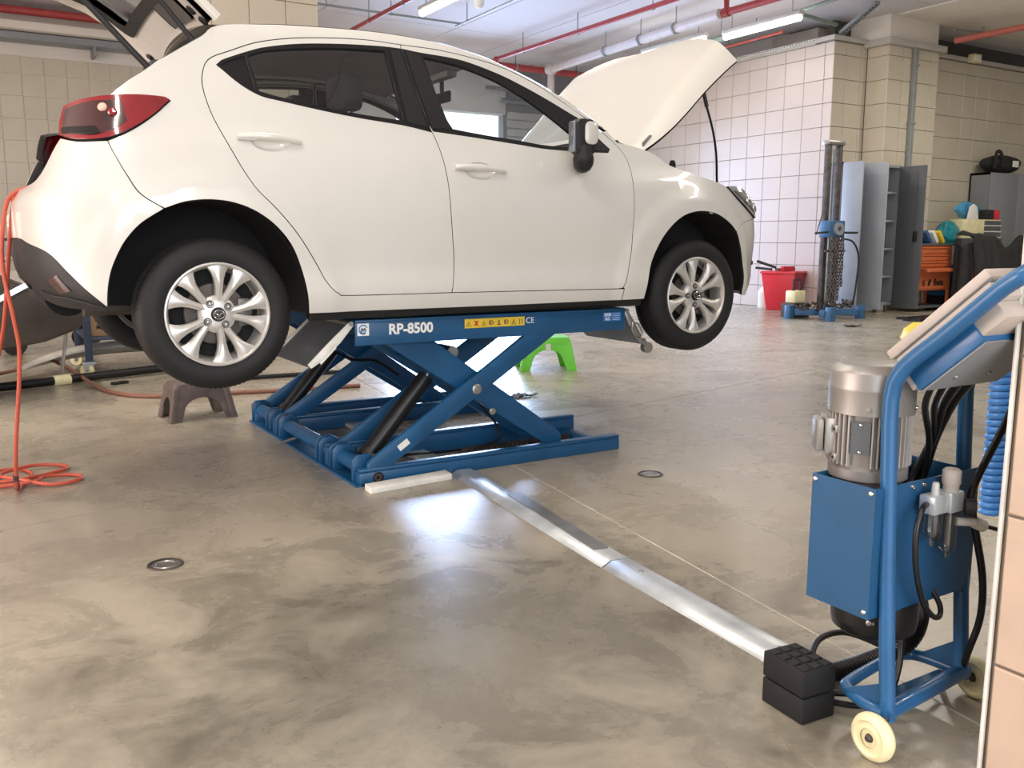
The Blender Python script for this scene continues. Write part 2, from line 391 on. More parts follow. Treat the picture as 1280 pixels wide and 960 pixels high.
# near tiled wall end at the right edge of the picture
wn_ = structure(MB().box(.927, 1.7, -4.6, -2.7, 0, CZ).build('wall_near', 'grout', smooth=0))
tiles(wn_, (.927, 0, 0), (0, 1, 0), (-1, 0, 0), [-4.6, -4.0, -3.36, -2.715], [0, .246, .572, .90, 1.225, 1.55, 1.88, 2.2], 'tile_near', gap=.006)
MB().tube([V(.922, -2.703, z) for z in (0, CZ)], .0055, 8).build('corner_trim', 'galv_white', wn_)

# ------------------------------------------------------------------ ceiling services
def pipe(name, pts, r, m_, label, cat='pipe', hang=None, group=None, n=12):
    t = thing(name, label, cat, pts[0], group); MB().tube(pts, r, n).build('pipe_run', m_, t)
    for i in range(len(pts)):
        if 0 < i < len(pts)-1: MB().lathe([(0, -r*1.25), (r*1.3, -r*1.1), (r*1.45, 0), (r*1.3, r*1.1), (0, r*1.25)], pts[i], (0, 1, 0), 12).build('elbow', m_, t)
    for h in (hang or []):
        q = Vector(h); b_ = MB(); b_.cyl(q, (q.x, q.y, CZ), .008, n=6); b_.lathe([(r*1.02, -.018), (r*1.18, -.018), (r*1.18, .018), (r*1.02, .018)], q, (Vector(pts[1])-Vector(pts[0])), 14, True)
        b_.build('hanger', 'pipe_grey', t)
    return t
PZ = 4.36
pipe('fire_pipe', [(7.7, -4, PZ), (7.66, 10.9, PZ), (7.66, 10.9, PZ-.1)], .035, 'pipe_red', 'long red fire pipe crossing the ceiling above the car windscreen', hang=[(7.67, 10, PZ), (7.68, 8.4, PZ), (7.69, 6.6, PZ)])
pipe('fire_pipe', [(4.62, 3, PZ), (4.6, 11.6, PZ)], .03, 'pipe_red', 'thin red fire pipe above the middle of the car roof', hang=[(4.6, 9.4, PZ), (4.61, 8.2, PZ)])
pipe('fire_pipe', [(8.72, 6.22, CZ-.001), (8.72, 6.22, 4.34), (8.78, 2.2, 4.34)], .05, 'pipe_red', 'red fire pipe dropping from the ceiling at the end of the white drain pipe')
pipe('fire_pipe', [(6.8, 11.25, PZ-.02), (10.6, 11.3, PZ-.02)], .06, 'pipe_red', 'dark red cross pipe at the far end of the white drain pipe', hang=[(8.3, 11.27, PZ-.02), (9.7, 11.29, PZ-.02)])
pipe('drain_pipe', [(8.68, 6.3, 4.33), (8.95, 11.05, 4.33), (8.95, 11.05, 3.5)], .075, 'pipe_white', 'thick white drain pipe hung below the ceiling behind the raised bonnet', hang=[(8.73, 7.3, 4.33), (8.78, 8.2, 4.33), (8.83, 9.2, 4.33)])
pipe('conduit', [(11.02, 6.2, 4.44), (9.9, 6.0, 4.44), (9.7, 4.2, 4.47)], .03, 'pipe_green', 'short green conduit running out over the corner of the pale tiled wall', hang=[(9.8, 5.1, 4.455)])
pipe('conduit', [(9.9, 6.4, 4.36), (10.05, 10.6, 4.36)], .055, 'pipe_green', 'thick green pipe between the tube lamp and the pale tiled wall', hang=[(9.95, 7.6, 4.36)])
pipe('conduit', [(10.3, 6.6, 4.33), (10.42, 9.4, 4.33)], .022, 'orange_hose', 'thin orange conduit under the green pipe near the tube lamp', hang=[(10.33, 7.2, 4.33)])
pipe('conduit', [(3.3, 9.28, 4.46), (6.1, 9.26, 4.46)], .018, 'pipe_grey', 'thin grey conduit across the ceiling panels above the car roof', hang=[(3.9, 9.28, 4.46), (4.9, 9.27, 4.46)])
pipe('conduit', [(5.95, 9.2, 4.40), (5.9, 7.0, 4.40)], .012, 'pipe_grey', 'thin conduit leading to the round bulb holder on the ceiling', hang=[(5.93, 8.8, 4.40), (5.91, 7.4, 4.40)])
pipe('conduit', [(8.2, 12.2, 4.1), (12.0, 12.2, 4.1)], .04, 'pipe_grey', 'upper dark pipe on the far wall beyond the bonnet', hang=[(9.5, 12.2, 4.1), (11.0, 12.2, 4.1)])
pipe('conduit', [(8.6, 12.3, 3.9), (12.0, 12.3, 3.9)], .05, 'pipe_grey', 'lower dark pipe on the far wall beyond the bonnet', hang=[(9.3, 12.3, 3.9), (10.8, 12.3, 3.9)])
pipe('fire_pipe', [(13.16, 5.60, 4.33), (13.55, 4.22, 4.42), (13.7, 4.2, 4.56), (15.2, 3.9, 4.58)], .05, 'salmon', 'salmon red pipe stepping up from the concrete column on the right', hang=[(14.4, 4.06, 4.57)])
pipe('conduit', [(13.12, 5.6, 4.5), (13.9, 5.6, 4.55), (13.9, 5.6, CZ-.022)], .018, 'pipe_grey', 'thin grey conduit beside the column above the lockers')
pipe('fire_pipe', [(-2.5, 12.1, 4.5), (3.0, 12.1, 4.5)], .06, 'pipe_red', 'thick red pipe along the back wall at the top left', hang=[(-1.5, 12.1, 4.5), (1.5, 12.1, 4.5)])
# cable trays
t = thing('cable_tray', 'grey cable tray on brackets along the back wall at the top left', 'cable tray', (-2, 12.3, 4.12))
MB().box(-2.5, 2.4, 12.15, 12.49, 4.10, 4.13).box(-2.5, 2.4, 12.14, 12.16, 4.10, 4.2).build('tray', 'locker_grey', t)
for x in (-1.2, 1.17): MB().box(x-.02, x+.02, 12.15, 12.5, 3.96, 4.1).build('bracket', 'locker_grey', t)
structure(MB().box(-2.5, 3, 12.0, 12.5, 4.22, 4.34).build('trim_4', 'white_plaster', bevel=.02))
t = thing('cable_tray', 'perforated strut channel rising over the corner of the pale tiled wall', 'cable tray', (11.1, 6.1, 4.3))
MB().bar((11.2, 6.24, 4.345), (10.93, 5.40, 4.59), .09, .05, (.85, -.5, 0)).build('channel', 'pipe_grey', t)
for k in range(12):
    q = V(11.2, 6.24, 4.345).lerp(V(10.93, 5.40, 4.59), .05+k*.08); MB().bar(q+V(-.01, -.025, -.018), q+V(-.022, -.045, -.012), .03, .03, (.85, -.5, 0)).build('slot', 'locker_dark', t)
t = thing('cable_tray', 'white perforated cable strip lying along the top of the pale tiled wall', 'cable tray', (11.08, 7, 4.27))
b_ = MB(); b_.box(11.04, 11.07, 6.4, 8.6, 4.27, 4.31); b_.build('strip', 'paper', t)
b_ = MB()
for k in range(36): b_.box(11.03, 11.042, 6.45+k*.06, 6.48+k*.06, 4.28, 4.30)
b_.build('perforation', 'pipe_grey', t)['kind'] = 'stuff'
t = thing('vent_duct', 'curved brown sheet metal duct end behind the top of the pale wall corner', 'duct', (11.8, 7.6, 4.3))
MB().prism([(0, 0), (.9, 0), (.98, .12), (1.0, .34), (0, .34)], lambda p, q, h: V(11.55+h, 8.0-p, 4.28+q), 0, .5).build('duct_body', 'panel_grey', t, bevel=.01)

# lamps
def batten(x, y, z, label, lit=True, power=52, col=(1., .93, .80)):
    t = thing('tube_lamp', label, 'ceiling lamp', (x, y, z), 'tube lamps under the ceiling')
    MB().box(x-.05, x+.05, y-.78, y+.78, z+.03, z+.09).build('lamp_body', 'pale_grey', t, bevel=.01)
    MB().tube([V(x, y-.74, z), V(x, y+.74, z)], .052, 12).build('diffuser', 'tube_light', t)
    MB().cyl((x, y-.6, z+.09), (x, y-.6, CZ), .006, n=6).cyl((x, y+.6, z+.09), (x, y+.6, CZ), .006, n=6).build('suspension', 'pipe_grey', t)
    d = bpy.data.lights.new('tube_glow', 'AREA'); d.shape = 'RECTANGLE'; d.size = .16; d.size_y = 1.5; d.energy = power; d.color = col
    o = bpy.data.objects.new('tube_glow', d); COL.objects.link(o); o.parent = t; o.location = (0, 0, -.07)
    return t
batten(9.42, 8.15, 4.28, 'tube lamp half hidden behind the raised bonnet', power=9)
batten(9.62, 6.42, 4.28, 'tube lamp beside the red pipe above the pale tiled wall', power=9)
batten(5.15, 8.0, 4.40, 'tube lamp on the ceiling panels above the car roof')
batten(5.3, 5.4, 4.40, 'tube lamp above the car bonnet, outside the view')  # from here on: unseen lamps, continuing the rows to fill the room with light
batten(1.0, 1.2, 4.40, 'tube lamp above the rear of the car, outside the view')
batten(-1.2, 3.6, 4.40, 'tube lamp above the left side of the bay, outside the view')
batten(6.4, -3.0, 4.40, 'tube lamp above the open floor on the right, outside the view')
batten(-1.5, -2.2, 4.40, 'tube lamp above the camera side, outside the view')
batten(8.0, 2.0, 4.40, 'tube lamp above the open floor in front of the lockers, outside the view')
batten(12.5, 2.6, 4.40, 'tube lamp in front of the steel lockers, outside the view', power=85)
t = thing('bulb_holder', 'round white bulb holder on the ceiling above the car roof', 'lamp holder', (5.88, 8.35, 4.5))
MB().lathe([(0, .1), (.08, .1), (.08, .04), (.05, -.02), (0, -.03)], (5.88, 8.35, 4.5), n=16).build('holder', 'paper', t); MB().cyl((5.88, 8.35, 4.6), (5.88, 8.35, CZ), .02).build('stem', 'pipe_grey', t)
t = thing('bulb_holder', 'yellowish round bulb holder beside the raised bonnet tip', 'lamp holder', (10.6, 8.3, 4.2))
MB().lathe([(0, .07), (.05, .06), (.07, 0), (.04, -.06), (0, -.07)], (10.75, 8.25, 4.13), n=16).build('bulb', 'nylon', t); MB().cyl((10.75, 8.25, 4.18), (10.75, 8.25, CZ), .012).build('stem', 'pipe_grey', t)
t = thing('junction_box', 'small cream junction box on the ledge above the lockers', 'junction box', (14.6, 6.2, 4.3))
MB().box(14.5, 14.72, 6.1, 6.22, 4.22, 4.36).build('box_body', 'nylon', t, bevel=.01); MB().box(14.53, 14.69, 6.09, 6.1, 4.25, 4.33).build('cover', 'paper', t)
t = thing('conduit', 'grey steel conduit running down the tiled pilaster to the lockers', 'pipe', (12.6, 5.8, 2))
MB().bar((12.47, 5.81, .2), (12.47, 5.81, 4.2), .09, .07, (1, 0, 0)).build('conduit_run', 'pipe_grey', t, bevel=.012)
for z in (1.2, 3.0, 3.9): MB().box(12.41, 12.53, 5.76, 5.85, z, z+.03).build('clamp', 'locker_grey', t)

# ================================================================== CAR
YC=.8325
def interp(x,xs,ys):
    if x<=xs[0]: return ys[0]
    for i in range(1,len(xs)):
        if x<=xs[i]:
            t=(x-xs[i-1])/(xs[i]-xs[i-1]); return ys[i-1]+t*(ys[i]-ys[i-1])
    return ys[-1]
def sstep(t):
    t=min(1.,max(0.,t)); return t*t*(3-2*t)
ZK=[.62,.72,.82,.90,1.0,1.1,1.2,1.3,1.4,1.5,1.58,1.7,1.85,2.0,2.1]
DK=[.16,.10,.048,.022,.022,.008,-.004,-.008,.004,.034,.068,.112,.172,.235,.30]
def hermite(x,xs,ys):
    if x<=xs[0]: return ys[0]
    if x>=xs[-1]: return ys[-1]
    i=0
    while x>xs[i+1]: i+=1
    h=xs[i+1]-xs[i]; t=(x-xs[i])/h
    def m(k):
        if k<=0: return (ys[1]-ys[0])/(xs[1]-xs[0])
        if k>=len(xs)-1: return (ys[-1]-ys[-2])/(xs[-1]-xs[-2])
        return (ys[k+1]-ys[k-1])/(xs[k+1]-xs[k-1])
    t2=t*t; t3=t2*t
    return ys[i]*(2*t3-3*t2+1)+h*m(i)*(t3-2*t2+t)+ys[i+1]*(3*t2-2*t3)+h*m(i+1)*(t3-t2)
NF,NR=3.0,3.2
XF,XR=2.40,-.15
def table(n,ax,by):
    T=[(0.,0.,1.)]; px,py=0.,1.; L=0.
    N=400
    for i in range(1,N+1):
        a=math.pi/2*i/N
        c=math.sin(a)**(2/n); s=max(0.,math.cos(a))**(2/n)
        L+=math.hypot((c-px)*ax,(s-py)*by); T.append((L,c,s)); px,py=c,s
    return T
TF=table(NF,.97,.845); TR=table(NR,.53,.845)
def look(T,L):
    if L>=T[-1][0]: return T[-1][1],T[-1][2]
    lo,hi=0,len(T)-1
    while hi-lo>1:
        m=(lo+hi)//2
        if T[m][0]<=L: lo=m
        else: hi=m
    t=(L-T[lo][0])/max(1e-9,T[hi][0]-T[lo][0])
    return T[lo][1]+t*(T[hi][1]-T[lo][1]),T[lo][2]+t*(T[hi][2]-T[lo][2])
def surf(u,z):
    d=hermite(z,ZK,DK)
    for wx in (0.,2.57):
        r=math.hypot(u-wx,z-.85)
        if r<.58: d-=.018*sstep((.58-r)/.10)
    b=YC-d
    if u>XF:
        a=hermite(z,[.7,.85,1.15,1.3,1.42,1.55],[.93,.96,.97,.925,.83,.70])
        c,s=look(TF,u-XF); return (XF+a*c,YC-b*s,z)
    if u<XR:
        a=hermite(z,[.8,.95,1.1,1.22,1.3,1.36,1.5,1.67,1.85,2.0],[.40,.50,.53,.53,.52,.47,.42,.38,.33,.28])
        c,s=look(TR,XR-u); return (XR-a*c,YC-b*s,z)
    return (u,d,z)

def P3(u, z, off=0.):
    q = Vector(surf(u, z))
    if off:
        a = Vector(surf(u+.004, z))-Vector(surf(u-.004, z)); b_ = Vector(surf(u, z+.004))-Vector(surf(u, z-.004)); q = q+a.cross(b_).normalized()*off
    return q
def SN(u, z):
    a = Vector(surf(u+.006, z))-Vector(surf(u-.006, z)); b_ = Vector(surf(u, z+.006))-Vector(surf(u, z-.006)); return a.cross(b_).normalized()
def smooth_poly(p, corner=38, step=.02):
    p = [Vector(q) for q in p]; n = len(p); cs = []
    for i in range(n):
        a = p[i]-p[i-1]; b_ = p[(i+1) % n]-p[i]
        if a.length > 1e-6 and b_.length > 1e-6 and a.angle(b_) > radians(corner): cs.append(i)
    if not cs: cs = [0]
    out = []
    for k, i in enumerate(cs):
        j = cs[(k+1) % len(cs)]; j = j if j > i else j+n
        run = [p[q % n] for q in range(i, j+1)]
        m_ = []
        for t in range(len(run)-1):
            d = (run[t+1]-run[t]).length; s_ = max(1, int(d/step)); a, b_, c_, e_ = run[max(t-1, 0)], run[t], run[t+1], run[min(t+2, len(run)-1)]
            for w in range(s_):
                x = w/s_; m_.append(.5*((2*b_)+(c_-a)*x+(2*a-5*b_+4*c_-e_)*x*x+(3*b_-3*c_+e_-a)*x**3))
        out += m_
    return out
def area2(p): return sum(p[i-1][0]*p[i][1]-p[i][0]*p[i-1][1] for i in range(len(p)))/2
def inset(p, g_):
    n = len(p); out = []
    for i in range(n):
        a = (p[i]-p[i-1]).normalized(); b_ = (p[(i+1) % n]-p[i]).normalized(); na = Vector((-a.y, a.x)); nb = Vector((-b_.y, b_.x)); m_ = na+nb
        if m_.length < 1e-3: out.append(p[i].copy()); continue
        m_.normalize(); out.append(p[i]+m_*(g_/max(.4, m_.dot(na))))
    return out
def inside(q, poly):
    c_ = False; n = len(poly); x, y = q
    for i in range(n):
        a, b_ = poly[i-1], poly[i]
        if (a[1] > y) != (b_[1] > y) and x < (b_[0]-a[0])*(y-a[1])/(b_[1]-a[1])+a[0]: c_ = not c_
    return c_
def panel(name, poly, material, parent, holes=(), gap=.003, off=0., skirt=.022, step=.045, corner=38, fn=None, hgap=0.):
    fn = fn or P3
    loops = []
    p = smooth_poly(poly, corner)
    if area2(p) < 0: p.reverse()
    loops.append(inset(p, gap))
    for h in holes:
        q = smooth_poly(h, corner)
        if area2(q) > 0: q.reverse()
        loops.append(inset(q, hgap))
    vs, ed = [], []
    for l in loops:
        n0 = len(vs); vs += l; ed += [(n0+i, n0+(i+1) % len(l)) for i in range(len(l))]
    x0 = min(q.x for q in loops[0]); x1 = max(q.x for q in loops[0]); z0 = min(q.y for q in loops[0]); z1 = max(q.y for q in loops[0])
    nb = len(vs)
    for i in range(1, int((x1-x0)/step)+1):
        for j in range(1, int((z1-z0)/step)+1):
            q = Vector((x0+i*step+(step/2 if j % 2 else 0), z0+j*step))
            if inside(q, loops[0]) and not any(inside(q, h) for h in loops[1:]) and min((q-w).length for w in vs[:nb]) > step*.45: vs.append(q)
    r = delaunay_2d_cdt(vs, ed, [], 0, 1e-5)
    V2, F = r[0], r[2]; tri = []
    for f in F:
        c_ = (V2[f[0]]+V2[f[1]]+V2[f[2]])/3
        if inside(c_, loops[0]) and not any(inside(c_, h) for h in loops[1:]): tri.append(tuple(f) if (V2[f[1]]-V2[f[0]]).cross(V2[f[2]]-V2[f[0]]) > 0 else tuple(f)[::-1])
    def nrm(u, z):
        a = fn(u+.006, z, off)-fn(u-.006, z, off); b_ = fn(u, z+.006, off)-fn(u, z-.006, off); return a.cross(b_).normalized()
    co = [fn(q.x, q.y, off) for q in V2]; no = [nrm(q.x, q.y) for q in V2]
    # rim: follow the outline edges of the kept triangles
    cnt = {}
    for f in tri:
        for a, b_ in ((f[0], f[1]), (f[1], f[2]), (f[2], f[0])): cnt[(a, b_)] = 1
    rim = [e_ for e_ in cnt if (e_[1], e_[0]) not in cnt]; faces = list(tri); deep = []
    if skirt:
        mp = {}
        acc = {}
        for a, b_ in rim:
            t_ = (co[b_]-co[a]).normalized()
            for q in (a, b_): acc[q] = acc.get(q, Vector((0, 0, 0)))+t_.cross(no[q])
        for q in acc:
            d = acc[q].normalized() if acc[q].length > 1e-6 else no[q]
            mp[q] = (len(co), len(co)+1, len(co)+2); mid = (d+no[q]).normalized()
            co += [co[q], co[q]+d*.0012-no[q]*.0018, co[q]+d*.0012-no[q]*skirt]; no += [no[q], mid, d]
        for a, b_ in rim:
            A, B = mp[a], mp[b_]
            faces += [(B[0], A[0], A[1], B[1])]; deep.append((B[1], A[1], A[2], B[2]))
    me = bpy.data.meshes.new(name); nf = len(faces); me.from_pydata([tuple(q) for q in co], [], faces+deep)
    me.materials.append(MAT[material]); me.materials.append(MAT['dark_void'])
    for q in me.polygons[nf:]: q.material_index = 1  # gap walls coloured black, so the shade in the panel seams is painted in
    for q in me.polygons: q.use_smooth = True
    me.normals_split_custom_set_from_vertices([tuple(q) for q in no])
    o = bpy.data.objects.new(name, me); COL.objects.link(o); attach(o, parent); return o
def mirrored(o, parent=None):
    """copy of a part, and of its sub-parts, on the other side of the car"""
    c_ = o.copy(); COL.objects.link(c_); c_.scale = (1, -1, 1); c_.location = (0, 2*YC, 0)
    for ch in list(o.children): d = ch.copy(); COL.objects.link(d); d.parent = c_
    return c_
def arc(u0, pts): return pts

car = thing('car', 'white five-door hatchback raised on the blue scissor lift with bonnet and tailgate open', 'car', (1.285, YC, .52))
R_DOOR = [(.926, 2.013), (.732, 2.015), (.47, 1.99), (.273, 1.949), (.133, 1.892), (.065, 1.861), (.032, 1.828), (.012, 1.768), (.012, 1.711), (.031, 1.624), (.071, 1.522), (.114, 1.428), (.152, 1.358), (.18, 1.319), (.257, 1.241), (.34, 1.142), (.422, 1.015), (.445, .97), (.479, .925), (.517, .898), (.577, .889), (1.069, .887)]
B_SEAM = [(.926, 2.013), (.954, 1.827), (.994, 1.646), (1.017, 1.578), (1.034, 1.487), (1.044, 1.376), (1.052, 1.252), (1.066, 1.129), (1.078, 1.038), (1.078, .964), (1.069, .887)]
F_BOT = [(1.069, .887), (1.441, .884), (1.775, .881), (2.04, .88), (2.064, .885)]
F_FRONT = [(1.972, 1.679), (2.033, 1.633), (2.093, 1.568), (2.11, 1.497), (2.114, 1.423), (2.112, 1.265), (2.108, 1.131), (2.097, .999), (2.078, .917), (2.064, .885)]
F_TOP = [(.926, 2.013), (1.154, 2.007), (1.417, 1.968), (1.616, 1.899), (1.758, 1.823), (1.876, 1.75), (1.972, 1.679)]
ROOF = [(.105, 2.0), (.305, 2.031), (.483, 2.047), (.766, 2.062), (.961, 2.06), (1.162, 2.044), (1.364, 2.002), (1.571, 1.93), (1.765, 1.842), (1.895, 1.765), (2.016, 1.682)]
TAIL = [(-.668, 1.637), (-.557, 1.655), (-.425, 1.669), (-.264, 1.678), (-.141, 1.676), (-.122, 1.666), (-.17, 1.625), (-.274, 1.562), (-.367, 1.518), (-.456, 1.499), (-.568, 1.499), (-.686, 1.52), (-.691, 1.585)]
Q_SEAM = [(-.423, 1.498), (-.387, 1.442), (-.333, 1.368), (-.267, 1.295), (-.189, 1.246)]
R_ARCH = [(-.455, .867), (-.418, .95), (-.385, 1.03), (-.336, 1.12), (-.275, 1.19), (-.189, 1.246), (-.11, 1.274), (-.015, 1.284), (.078, 1.273), (.166, 1.239), (.246, 1.18), (.31, 1.099), (.352, .996), (.372, .901), (.384, .818)]
F_ARCH = [(2.221, .82), (2.224, .902), (2.25, 1.03), (2.30, 1.138), (2.378, 1.222), (2.464, 1.268), (2.57, 1.285), (2.69, 1.272), (2.80, 1.225), (2.886, 1.155), (2.955, 1.045), (3.0, .95), (3.03, .84)]
Q_TOP = [(-.425, 1.669), (-.325, 1.734), (-.223, 1.785), (-.132, 1.836), (-.049, 1.891), (.036, 1.947), (.105, 2.0)]
FEND = [(2.016, 1.682), (2.065, 1.628), (2.209, 1.606), (2.308, 1.573), (2.384, 1.525), (2.566, 1.487), (2.741, 1.456), (2.864, 1.426)]
HEAD_IN = [(2.864, 1.426), (2.939, 1.362), (3.015, 1.315), (3.09, 1.283), (3.18, 1.258)]

# near side, then mirrored copies for the far side
side_parts = []
poly = ROOF+F_TOP[::-1][1:-1]+R_DOOR+[(1.441, .884), (1.775, .881), (2.072, .879), (2.072, .818), (1.32, .815), (.384, .816)]+R_ARCH[::-1][1:10]+Q_SEAM[::-1][1:]+[(-.367, 1.518), (-.274, 1.562), (-.17, 1.625), (-.122, 1.666), (-.141, 1.676), (-.264, 1.678)]+Q_TOP[:-1]
side_parts.append(panel('body_side', poly, 'white_paint', car, step=.05))
fender = panel('front_fender', [(1.972, 1.679)]+FEND+HEAD_IN[1:]+[(2.952, 1.226), (2.865, 1.18)]+F_ARCH[:9][::-1]+[(2.072, .818), (2.072, .881), (2.064, .885)]+F_FRONT[::-1][1:-1], 'white_paint', car)
side_parts.append(fender)
WR = [(.076, 1.829), (.101, 1.851), (.205, 1.896), (.293, 1.927), (.446, 1.959), (.631, 1.98), (.823, 1.992), (.926, 1.992), (.951, 1.827), (.991, 1.646), (1.0, 1.612), (.869, 1.634), (.663, 1.653), (.486, 1.675), (.318, 1.701), (.236, 1.716), (.161, 1.757), (.097, 1.812)]
WF = [(.932, 1.992), (1.019, 1.984), (1.225, 1.971), (1.407, 1.927), (1.537, 1.88), (1.667, 1.823), (1.801, 1.757), (1.855, 1.728), (1.941, 1.645), (2.007, 1.588), (1.99, 1.568), (1.909, 1.567), (1.785, 1.566), (1.605, 1.569), (1.466, 1.581), (1.263, 1.598), (1.009, 1.617), (.997, 1.646), (.957, 1.827)]
GR = [(.212, 1.883), (.291, 1.913), (.443, 1.94), (.627, 1.962), (.843, 1.975), (.857, 1.814), (.872, 1.655), (.665, 1.67), (.488, 1.691), (.32, 1.716), (.236, 1.734)]
GQ = [(.095, 1.832), (.12, 1.848), (.2, 1.881), (.222, 1.738), (.165, 1.772), (.115, 1.812)]
GF = [(1.028, 1.967), (1.219, 1.943), (1.399, 1.891), (1.525, 1.831), (1.649, 1.754), (1.726, 1.699), (1.808, 1.636), (1.80, 1.582), (1.609, 1.586), (1.47, 1.6), (1.266, 1.617), (1.113, 1.634), (1.078, 1.707), (1.053, 1.836)]
def sh(p, g_):
    q = [Vector(x) for x in p]
    if area2(q) < 0: q.reverse()
    return [tuple(x) for x in inset(q, g_)]
def bowl_loop(u0, z0): return [(u0+.13+.081*cos(a), z0-.005+.041*sin(a)) for a in [2*pi*k/28 for k in range(28)]]
rd = panel('rear_door', R_DOOR+B_SEAM[::-1][1:-1], 'white_paint', car, [sh(WR, .009), bowl_loop(.119, 1.53)], gap=.003)
o = panel('window_trim', WR, 'black_trim', rd, [GR, GQ], off=.0015, skirt=.02, gap=0)
panel('window_glass', GR, 'car_glass_dark', rd, off=-.008, skirt=0, gap=-.004)
panel('quarter_glass', GQ, 'black_trim', rd, off=-.004, skirt=0, gap=-.004)
fd = panel('front_door', F_TOP+F_FRONT[1:]+F_BOT[::-1][1:]+B_SEAM[::-1][1:-1], 'white_paint', car, [sh(WF, .009), bowl_loop(1.088, 1.45)], gap=.003)
o = panel('window_trim', WF, 'black_trim', fd, [GF], off=.0015, skirt=.02, gap=0)
panel('window_glass', GF, 'car_glass', fd, off=-.008, skirt=0, gap=-.004)
# pillar blades on the trims
panel('pillar_blade', [(.868, 1.978), (.918, 1.986), (.985, 1.632), (.888, 1.648)], 'black_plastic', rd, off=.005, skirt=.006)
panel('pillar_blade', [(.942, 1.984), (1.015, 1.972), (1.06, 1.80), (1.102, 1.63), (1.006, 1.632), (.966, 1.827)], 'black_plastic', fd, off=.005, skirt=.006)
for d_, u0, z0 in ((rd, .119, 1.53), (fd, 1.088, 1.45)):
    # handle bowl, grip and the two end caps
    L_ = .255; bw = [(u0+.13+.082*cos(a)*(1), z0-.005+.042*sin(a)) for a in [2*pi*k/28 for k in range(28)]]
    def bowl(u, z, off=0., u0=u0, z0=z0):
        r2 = ((u-u0-.13)/.082)**2+((z-z0+.005)/.042)**2; return P3(u, z, -.0005-.034*max(0, 1-r2)**.7+off)
    panel('handle_bowl', bw, 'white_paint', d_, step=.012, fn=bowl, skirt=0, gap=0)
    b_ = MB(); nn = 18
    pts = [P3(u0+L_*t, z0+.004-.012*t, .012+.022*sin(pi*t)**.6) for t in [k/nn for k in range(nn+1)]]
    rs = [.0105+.006*(1-abs(2*k/nn-1)) for k in range(nn+1)]
    b_.tube(pts, rs, 10); b_.build('door_handle', 'white_paint', d_)
    b_ = MB(); b_.tube([P3(u0-.004, z0+.004, .008), P3(u0+.07, z0+.001, .024)], [.012, .0172], 12); b_.build('lock_cover', 'white_paint', d_)
# inner door cards, so that the doors have depth
panel('door_card', [(.12, 1.42), (.06, 1.66), (.98, 1.6), (1.03, .9), (.52, .9), (.42, 1.05)], 'interior', rd, off=-.075, skirt=0, step=.12)
panel('door_card', [(1.07, .9), (1.0, 1.6), (2.0, 1.56), (2.09, 1.4), (2.05, .9)], 'interior', fd, off=-.075, skirt=0, step=.12)
side_parts += [rd, fd]
# door mirror, folded back against the window
fn_ = XZ(0)
MB().prism(rrect(1.672, 1.79, 1.532, 1.702, .035, 5), fn_, -.115, -.045).build('door_mirror', 'black_plastic', fd, bevel=.014)
MB().prism(rrect(1.712, 1.798, 1.578, 1.694, .032, 5), fn_, -.123, -.040).build('mirror_cap', 'white_paint', fd, bevel=.02)
MB().prism(rrect(1.660, 1.682, 1.545, 1.690, .010, 3), fn_, -.102, -.058).build('mirror_glass', 'silver_glass', fd, bevel=.003)
MB().tube([V(1.725, -.082, 1.575), V(1.728, -.085, 1.535), V(1.735, -.080, 1.505), V(1.76, -.04, 1.50), V(1.80, .02, 1.515), V(1.83, .06, 1.535)], [.045, .050, .048, .040, .034], 14, sub=3).build('mirror_foot', 'black_plastic', fd)
panel('mirror_base', [(1.83, 1.572), (1.84, 1.66), (1.99, 1.59), (1.985, 1.574)], 'black_plastic', fd, off=.006, skirt=.008)

# lamps and bumpers
tl = panel('tail_lamp', TAIL, 'red_lens', car, off=.012, skirt=.03, step=.03)
panel('inner_reflector', [(-.655, 1.622), (-.5, 1.645), (-.36, 1.652), (-.33, 1.57), (-.40, 1.53), (-.5, 1.513), (-.66, 1.53)], 'red_lens_dark', tl, off=.0145, skirt=.004)
panel('reverse_lens', [(-.66, 1.55), (-.47, 1.548), (-.44, 1.518), (-.5, 1.511), (-.66, 1.525)], 'black_trim', tl, off=.017, skirt=.004)
for q in ((-.44, 1.618), (-.395, 1.60)):
    MB().lathe([(0, .006), (.012, .005), (.017, 0), (.017, -.006)], P3(*q, .02), SN(*q), 14).build('bulb', 'lamp_bright' if q[0] < -.42 else 'red_lens', tl)
hl = panel('head_lamp', HEAD_IN+[(3.3, 1.262), (3.46, 1.285), (3.42, 1.33), (3.25, 1.385), (3.05, 1.425)], 'headlamp', car, off=.012, skirt=.03, step=.03)
panel('lamp_housing', [(2.91, 1.402), (3.0, 1.346), (3.12, 1.296), (3.2, 1.28), (3.24, 1.33), (3.1, 1.385)], 'alloy_dark', hl, off=.0155, skirt=.004, step=.03)
for q, r in (((3.07, 1.352), .028), ((3.17, 1.318), .034)):
    MB().lathe([(0, .012), (r*.6, .010), (r*.9, .004), (r, 0), (r, -.01)], P3(*q, .018), SN(*q), 18).build('projector', 'chrome', hl)
side_parts += [tl, hl]
UF = XF+TF[-1][0]; UR = XR-TR[-1][0]
fb = panel('front_bumper', [(2.865, 1.183), (2.952, 1.228), (3.18, 1.258), (3.46, 1.285), (UF, 1.29), (UF, .80), (3.3, .80), (3.06, .81)]+F_ARCH[::-1][:4], 'white_paint', car, skirt=.02, step=.06)
if 0: panel('lower_lip', [(3.03, .842), (3.3, .83), (UF, .83), (UF, .755), (3.3, .765), (3.08, .79)], 'bumper_black', fb, off=.006, skirt=.02)
MB().lathe([(0, .008), (.012, .006), (.015, 0)], P3(3.18, 1.0, .004), SN(3.18, 1.0), 12).build('marker', 'black_trim', fb)
